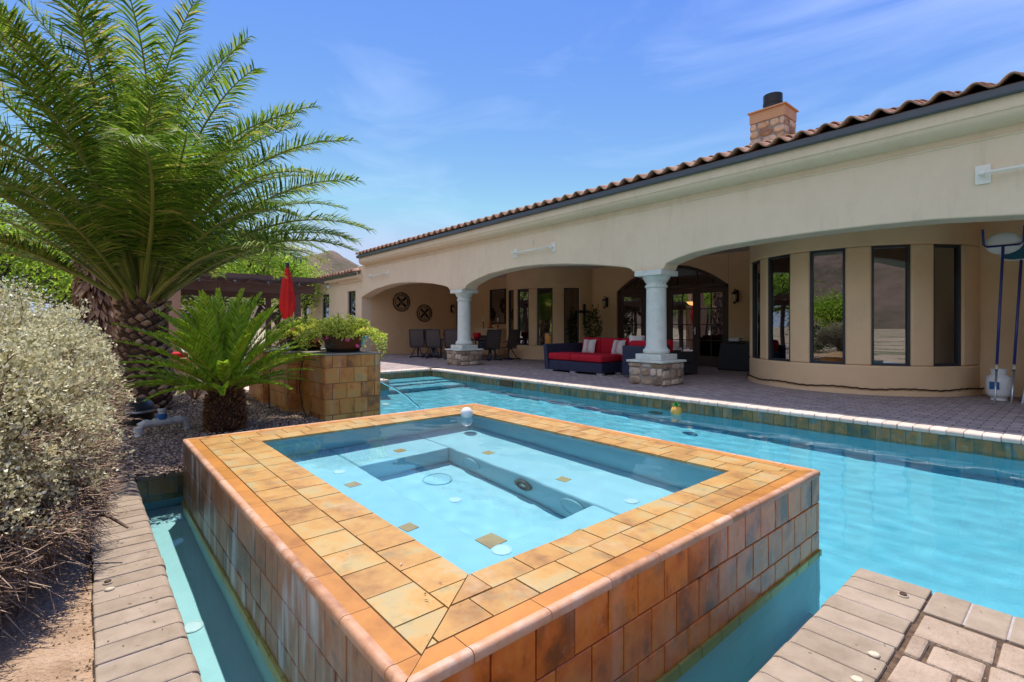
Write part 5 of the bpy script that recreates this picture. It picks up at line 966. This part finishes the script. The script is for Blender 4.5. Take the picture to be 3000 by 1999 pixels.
dp = T('date_palm', 'large date palm with arching green fronds beside the spa', 'palm tree', (-8.62, .62, 0)); px, py = -8.62, .62
b = MB(); prof = [(.30, -.1), (.33, .2), (.315, .6), (.28, 1.0), (.27, 1.3), (.25, 1.6), (.12, 1.75), (.001, 1.85)]; b.lathe(prof, (px, py, 0), 28); tk = b.build('trunk', M['fibre'], dp, smooth=True)
b = MB(); ga = math.pi * (3 - math.sqrt(5)); nb = 250
for i in range(nb):
    z = .02 + 1.5 * i / nb; az = i * ga * 1.0; r0 = np.interp(z, [0, .2, .6, 1.0, 1.5], [.31, .335, .32, .285, .275]); big = 1.0
    N_ = Vector((math.cos(az), math.sin(az), 0)); Tn = Vector((-N_.y, N_.x, 0)); c = Vector((px, py, z)) + N_ * (r0 - .015); w_ = .068 * random.uniform(.7, 1.12); h = .050 * random.uniform(.65, 1.15); pr_ = .065 * random.uniform(.35, 1.35)
    k_ = N_ * pr_ + Vector((0, 0, .03)); vs = [c - Tn * w_, c - Vector((0, 0, h)), c + Tn * w_, c + Vector((0, 0, h)), c - Tn * w_ * .62 + k_, c - Vector((0, 0, h * .55)) + k_, c + Tn * w_ * .62 + k_, c + Vector((0, 0, h * .7)) + k_ * .95]
    b.add(vs, [(4, 5, 6, 7), (0, 1, 5, 4), (1, 2, 6, 5), (2, 3, 7, 6), (3, 0, 4, 7)])
b.build('leaf_bases', M['boot'], dp, bevel=.006, seg=1)
b = MB()
for i in range(46): a = random.uniform(0, 6.28); q = random.uniform(.1, .26); p = Vector((px + q * math.cos(a), py + q * math.sin(a), 1.5)); b.tube([p, p + Vector((.12 * math.cos(a), .12 * math.sin(a), random.uniform(.1, .32)))], [.03, .006], 4)
b.build('crown_fibre', M['boot'], dp)
protos = []
for k_, (e0, bd_, sd) in enumerate([(R(86), R(50), 1), (R(78), R(58), 2), (R(70), R(66), 3), (R(60), R(70), 4), (R(60), R(60), 5), (R(50), R(72), 6), (R(42), R(70), 7), (R(34), R(64), 8), (R(28), R(52), 9)]):
    protos.append([frond_mesh('frond', 3.95 * (1.08, 1.06, 1.02, .95, .95, .9, .88, .84, .8)[k_], e0, bd_, 140, .50, .020, [M['rachis'], M['palm']], dp, sd, vang=.38, spine=.20, rr=.03, fw=.12, droop=.5, side=(.1, -.15, .2, -.1, .15, -.2, .1, -.1, .1)[k_]), e0, [False]])
radiate(dp, protos, 84, .17, 1.62, R(88), R(34), az0=.6, scale=(.82, 1.04))
sp = T('sago_palm', 'dense bright green sago palm with a shaggy trunk behind the spa', 'sago palm', (-6.42, 1.22, 0)); sx, sy = -6.42, 1.22
b = MB(); b.lathe([(.17, -.05), (.185, .1), (.17, .35), (.135, .48), (.08, .56), (.001, .58)], (sx, sy, 0), 20); b.build('trunk', M['fibre'], sp, smooth=True)
n = 2600; z = rng.uniform(0, .58, n); a = rng.uniform(0, 6.283, n); r0 = np.interp(z, [0, .1, .35, .6], [.175, .185, .17, .10]); P = np.stack([sx + r0 * np.cos(a), sy + r0 * np.sin(a), z], 1); D = np.stack([np.cos(a), np.sin(a), rng.uniform(.2, 1.3, n)], 1) + rng.normal(size=(n, 3)) * .3; V, F_ = leaves(P, D, rng.uniform(.035, .075, n), rng.uniform(.010, .018, n), .3); npmesh('leaf_bases', V, F_, M['spike'], sp)
protos = []
for k_, (e0, bd_, sd) in enumerate([(R(84), R(26), 21), (R(72), R(30), 22), (R(70), R(26), 23), (R(58), R(34), 24), (R(46), R(38), 25), (R(44), R(34), 26), (R(32), R(38), 27), (R(20), R(34), 28)]):
    protos.append([frond_mesh('frond', (1.02, 1.06, 1.0, 1.1, 1.12, 1.05, 1.05, .9)[k_], e0, bd_, 165, .105, .0125, [M['sago_r'], M['sago']], sp, sd, vang=.5, spine=.10, rr=.007, droop=.1, fw=.95), e0, [False]])
radiate(sp, protos, 84, .08, .56, R(86), R(12), jitter=.05, az0=.3, scale=(.88, 1.08))
t = T('fan_palm_trunk', 'tall brown fan palm trunk rising left of the fireplace', 'palm tree', (-14.35, .16, 0)); b = MB(); b.lathe([(.26, -.1), (.25, 1), (.24, 2.4), (.2, 3.0), (.15, 3.6)], (-14.35, .16, 0), 18); b.build('trunk', M['fibre'], t, smooth=True)
n = 900; z = rng.uniform(.2, 3.4, n); a = rng.uniform(0, 6.283, n); P = np.stack([-14.35 + .24 * np.cos(a), .16 + .24 * np.sin(a), z], 1); D = np.stack([np.cos(a) * .35, np.sin(a) * .35, -np.ones(n)], 1) + rng.normal(size=(n, 3)) * .12; V, F_ = leaves(P, D, .3, .10, .2); npmesh('dead_leaves', V, F_, M['boot'], t)
# ------------------------------------------------------------------ foreground shrub
sh = T('sage_shrub', 'big silvery green shrub with bare brown twigs in the left foreground', 'shrub', (-3.9, -.75, 0))
lobes = [((-4.2, -.52, .85), (.95, .62, .62)), ((-3.35, -.50, .70), (.62, .50, .60)), ((-4.9, -.45, .95), (.75, .55, .52)), ((-3.0, -.62, .55), (.45, .42, .45)), ((-3.75, -.28, .55), (.55, .36, .50)), ((-4.45, -.18, .70), (.5, .34, .55)), ((-3.5, -1.1, .8), (.9, .6, .6)), ((-3.0, -.38, .36), (.40, .30, .36)), ((-3.4, -.22, .38), (.42, .26, .36)), ((-2.75, -.52, .30), (.32, .28, .30))]
def shp(c, rd, d):
    return np.array(c) + d * np.array(rd)
Ps = []; Ds = []; tw = MB()
lobes = [((c[0], c[1] + .03, c[2] * .88), (rd[0], rd[1] * 1.03, rd[2] * .93)) for c, rd in lobes]
for c, rd in lobes:
    n = int(2600 * rd[0] / .62); d = rng.normal(size=(n, 3)); d /= np.linalg.norm(d, axis=1)[:, None]; k_ = 1 + .16 * np.array([noise.noise(Vector(q * 3.1) + Vector((c[0] * 3, c[1], 1))) for q in d]) * 2; rad = k_ * rng.uniform(.80, 1.03, n); keep = (d[:, 2] > -.55); zz_ = c[2] + rd[2] * d[:, 2]; keep &= rng.uniform(0, 1, n) < np.clip((zz_ - .30) / .62, .05, 1); P = shp(c, rd, d * rad[:, None])[keep]; Ps.append(P); Ds.append(d[keep])
P = np.concatenate(Ps); D = np.concatenate(Ds); n = len(P); reps = 13
# rosettes of tiny leaves on twig tips
PP = np.repeat(P, reps, 0) + rng.normal(size=(n * reps, 3)) * .016; DD = np.repeat(D, reps, 0) * .5 + rng.normal(size=(n * reps, 3)) * .6 + np.array([0, 0, .3]); V, F_ = leaves(PP, DD, rng.uniform(.014, .027, n * reps), rng.uniform(.009, .016, n * reps), .2); npmesh('foliage', V, F_, M['shrub'], sh)
roots = [Vector((-3.9 + random.uniform(-.35, .35), -.75 + random.uniform(-.15, .15), -.05)) for _ in range(9)]; TV = []; TF = []
def seg(a, b_, ra, rb):
    d = (b_ - a); d = d / (np.linalg.norm(d) + 1e-9); s = np.cross(d, [0.3, .2, 1.0]); s /= np.linalg.norm(s); u = np.cross(s, d); k_ = len(TV)
    for p, r_ in ((a, ra), (b_, rb)):
        for q in range(3): t = q * 2.094; TV.append(p + (s * math.cos(t) + u * math.sin(t)) * r_)
    for q in range(3): TF.append((k_ + q, k_ + (q + 1) % 3, k_ + 3 + (q + 1) % 3, k_ + 3 + q))
for i in rng.choice(n, 2600, replace=False):
    tip = P[i]; rt = np.array(random.choice(roots)); mid = rt * .35 + tip * .65 + rng.normal(size=3) * .07; mid2 = tip * .86 + mid * .14 + rng.normal(size=3) * .03 ; seg(mid, mid2, .0045, .003); seg(mid2, tip, .003, .0012)
    if i % 7 == 0: seg(rt * .8 + mid * .2, mid, .011, .006)
for _ in range(17000):      # fine bare twigs hanging low at the near side
    c, rd = random.choice(lobes); d = rng.normal(size=3); d[2] = -abs(d[2]) * .75 + .25; d /= np.linalg.norm(d); a = np.array(c) + d * np.array(rd) * random.uniform(.55, .97); q = rng.normal(size=3) * .5 + d + np.array([.15, .1, -.1]); q /= np.linalg.norm(q); L_ = random.uniform(.05, .17); m_ = a + q * L_ * .5 + rng.normal(size=3) * .012; seg(a, m_, .0034, .0026); seg(m_, m_ + q * L_ * .5 + rng.normal(size=3) * .02, .0026, .0012)
npmesh('twigs', np.array(TV), np.array(TF), M['twig'], sh)
b = MB()
for rt in roots: tip = rt + Vector((random.uniform(-.7, .7), random.uniform(-.3, .5), random.uniform(.5, .8))); b.tube([rt, rt.lerp(tip, .5) + Vector((random.uniform(-.08, .08), 0, .05)), tip], [.028, .018, .009], 6)
b.tube([(-3.55, -.25, .32), (-3.36, -.04, .26), (-3.28, .10, .20), (-3.2, .17, .15)], [.012, .010, .008, .006], 6)
b.build('stems', M['twig'], sh, smooth=True)
# ------------------------------------------------------------------ background trees
def tree(name, x, y, h, rad, lb, m='tree_leaf', nleaf=9000, group='trees behind the garden', dens=1.0, base=.35, ls=.12, sparse=False):
    t = T(name, lb, 'tree', (x, y, 0), group); b = MB(); tips = []
    def grow(p, d, l_, r_, lev):
        q = p + d * l_; mid = p.lerp(q, .5) + Vector((random.gauss(0, .06), random.gauss(0, .06), random.gauss(0, .04))) * l_; b.tube([p, mid, q], [r_, r_ * .8, r_ * .62], 5 if lev > 1 else 7)
        if lev >= 4: tips.append(q); return
        if lev >= 2: tips.append(q)
        for _ in range(3 if lev < 3 else 2):
            nd = (d + Vector((random.gauss(0, .62), random.gauss(0, .62), random.gauss(.06, .34)))).normalized(); nd.z = max(nd.z, -.12); grow(q, nd, l_ * random.uniform(.62, .85), r_ * .6, lev + 1)
    for s_ in range(3): grow(Vector((x, y, -.1)), Vector((random.gauss(0, .38), random.gauss(0, .38), 1)).normalized(), h * .30, .10 * rad / 2, 0)
    b.build('trunk', M['bark'], t, smooth=True)
    tp = np.array([tuple(q) for q in tips]); c0 = np.array([x, y, h * .62]); tp = c0 + (tp - c0) * np.array([rad / (np.abs(tp[:, 0] - x).max() + .01), rad / (np.abs(tp[:, 1] - y).max() + .01), 1]) * .9; k_ = rng.integers(0, len(tp), nleaf); P = tp[k_] + rng.normal(size=(nleaf, 3)) * np.array([.35, .35, .24]) * rad / 2.2; P[:, 2] = np.clip(P[:, 2], .4, h * 1.05); D = rng.normal(size=(nleaf, 3)) + np.array([0, 0, -.25]); V, F_ = leaves(P, D, rng.uniform(.6, 1.3, nleaf) * ls, rng.uniform(.25, .5, nleaf) * ls, .1); npmesh('crown', V, F_, M[m], t)
tree('mesquite_tree', -26, 5.2, 6.4, 3.6, 'bright green tree directly behind the pergola', nleaf=22000, ls=.15); tree('mesquite_tree', -30, 8.6, 6.0, 3.0, 'bright green tree behind the pergola, next to the house wing', nleaf=9000); tree('mesquite_tree', -24, 1.2, 6.2, 3.2, 'bright green tree between the pergola and the fireplace', nleaf=12000)
tree('mesquite_tree', -16.5, -2.4, 4.6, 2.8, 'yellow green tree low at the left edge above the shrub', nleaf=12000); tree('bare_mesquite', -19, -.4, 4.8, 2.8, 'dark twiggy tree left of the fan palm trunk', m='tree_dark', nleaf=5000, ls=.09)
tree('mesquite_tree', -21, -4.0, 6.6, 3.8, 'bright green tree far left behind the date palm fronds', nleaf=10000); tree('olive_tree', -19.5, 3.4, 2.2, 1.4, 'low dark shrubby tree under the pergola', m='tree_dark', nleaf=4000)
# growth behind the camera, seen mirrored in the windows
for x, y, h, r_, lb, m_ in [(-1.5, -7, 3.4, 2.2, 'green tree behind the camera, mirrored in the doors', 'tree_leaf'), (3.5, -6, 3.6, 2.4, 'green tree behind the camera, mirrored in the bay', 'tree_dark'), (-6.5, -8.5, 3.2, 2.2, 'green tree at the rear garden edge, left', 'tree_leaf'), (8, -9, 4.0, 2.8, 'dark tree at the rear garden edge, right', 'tree_dark'), (-12, -9, 3.8, 2.6, 'green tree at the far rear garden corner', 'tree_leaf'), (1.2, -9.5, 3.0, 2.6, 'dark spreading tree behind the camera, mirrored in the large bay window', 'tree_dark'), (-3.8, -6.2, 2.2, 1.8, 'low green tree behind the foreground shrub', 'tree_leaf'), (5.8, -4.5, 2.4, 1.8, 'low dark tree at the near end of the pool deck', 'tree_dark')]: tree('garden_tree', x, y, h, r_, lb, m=m_, nleaf=9000, ls=.14, group='trees behind the camera')
for i_, (x, y, r_) in enumerate([(-2.8, -5.0, 1.1), (-.4, -5.6, 1.2), (2.0, -4.6, 1.0), (4.0, -6.8, 1.3), (-5.0, -6.8, 1.2), (6.5, -7.4, 1.3), (.8, -7.8, 1.3), (-7.6, -6.4, 1.1)]):
    bush('garden_shrub', (x, y, r_ * .5), (r_, r_ * .8, r_ * .75), 5000, .09, M['tree_dark' if i_ % 2 else 'flower_leaf'], ['pale rounded shrub behind the camera at the middle of the garden', 'dark rounded shrub behind the camera nearest the pool deck', 'pale low shrub right behind the camera', 'dark shrub far right behind the camera', 'pale shrub behind the foreground shrub', 'dark shrub at the rear right garden edge', 'pale shrub at the rear middle of the garden', 'dark shrub at the rear left garden edge'][i_], 'shrub', 'shrubs behind the camera')
t = T('twig_shrub', 'small straggly shrub with pale leaves beside the sago palm', 'shrub', (-9.4, 1.3, 0)); b = MB(); tp_ = []
for i in range(26): a = random.uniform(0, 6.28); l_ = random.uniform(.3, .75); q = Vector((-9.4 + l_ * .8 * math.cos(a), 1.35 + l_ * .8 * math.sin(a), l_ * .75)); b.tube([(-9.4, 1.35, 0), Vector((-9.4, 1.35, 0)).lerp(q, .5) + Vector((0, 0, .08)), q], [.012, .008, .003], 4); tp_ += [q, Vector((-9.4, 1.35, .05)).lerp(q, .7)]
b.build('stems', M['twig'], t); tp_ = np.array([tuple(q) for q in tp_]); n = 900; P = tp_[rng.integers(0, len(tp_), n)] + rng.normal(size=(n, 3)) * .06; V, F_ = leaves(P, rng.normal(size=(n, 3)), .035, .014, .1); npmesh('foliage', V, F_, M['shrub'], t)
for o in C.objects:
    if o.parent is None and o.type == 'MESH' and 'label' in o.keys() and 'category' not in o.keys(): pass
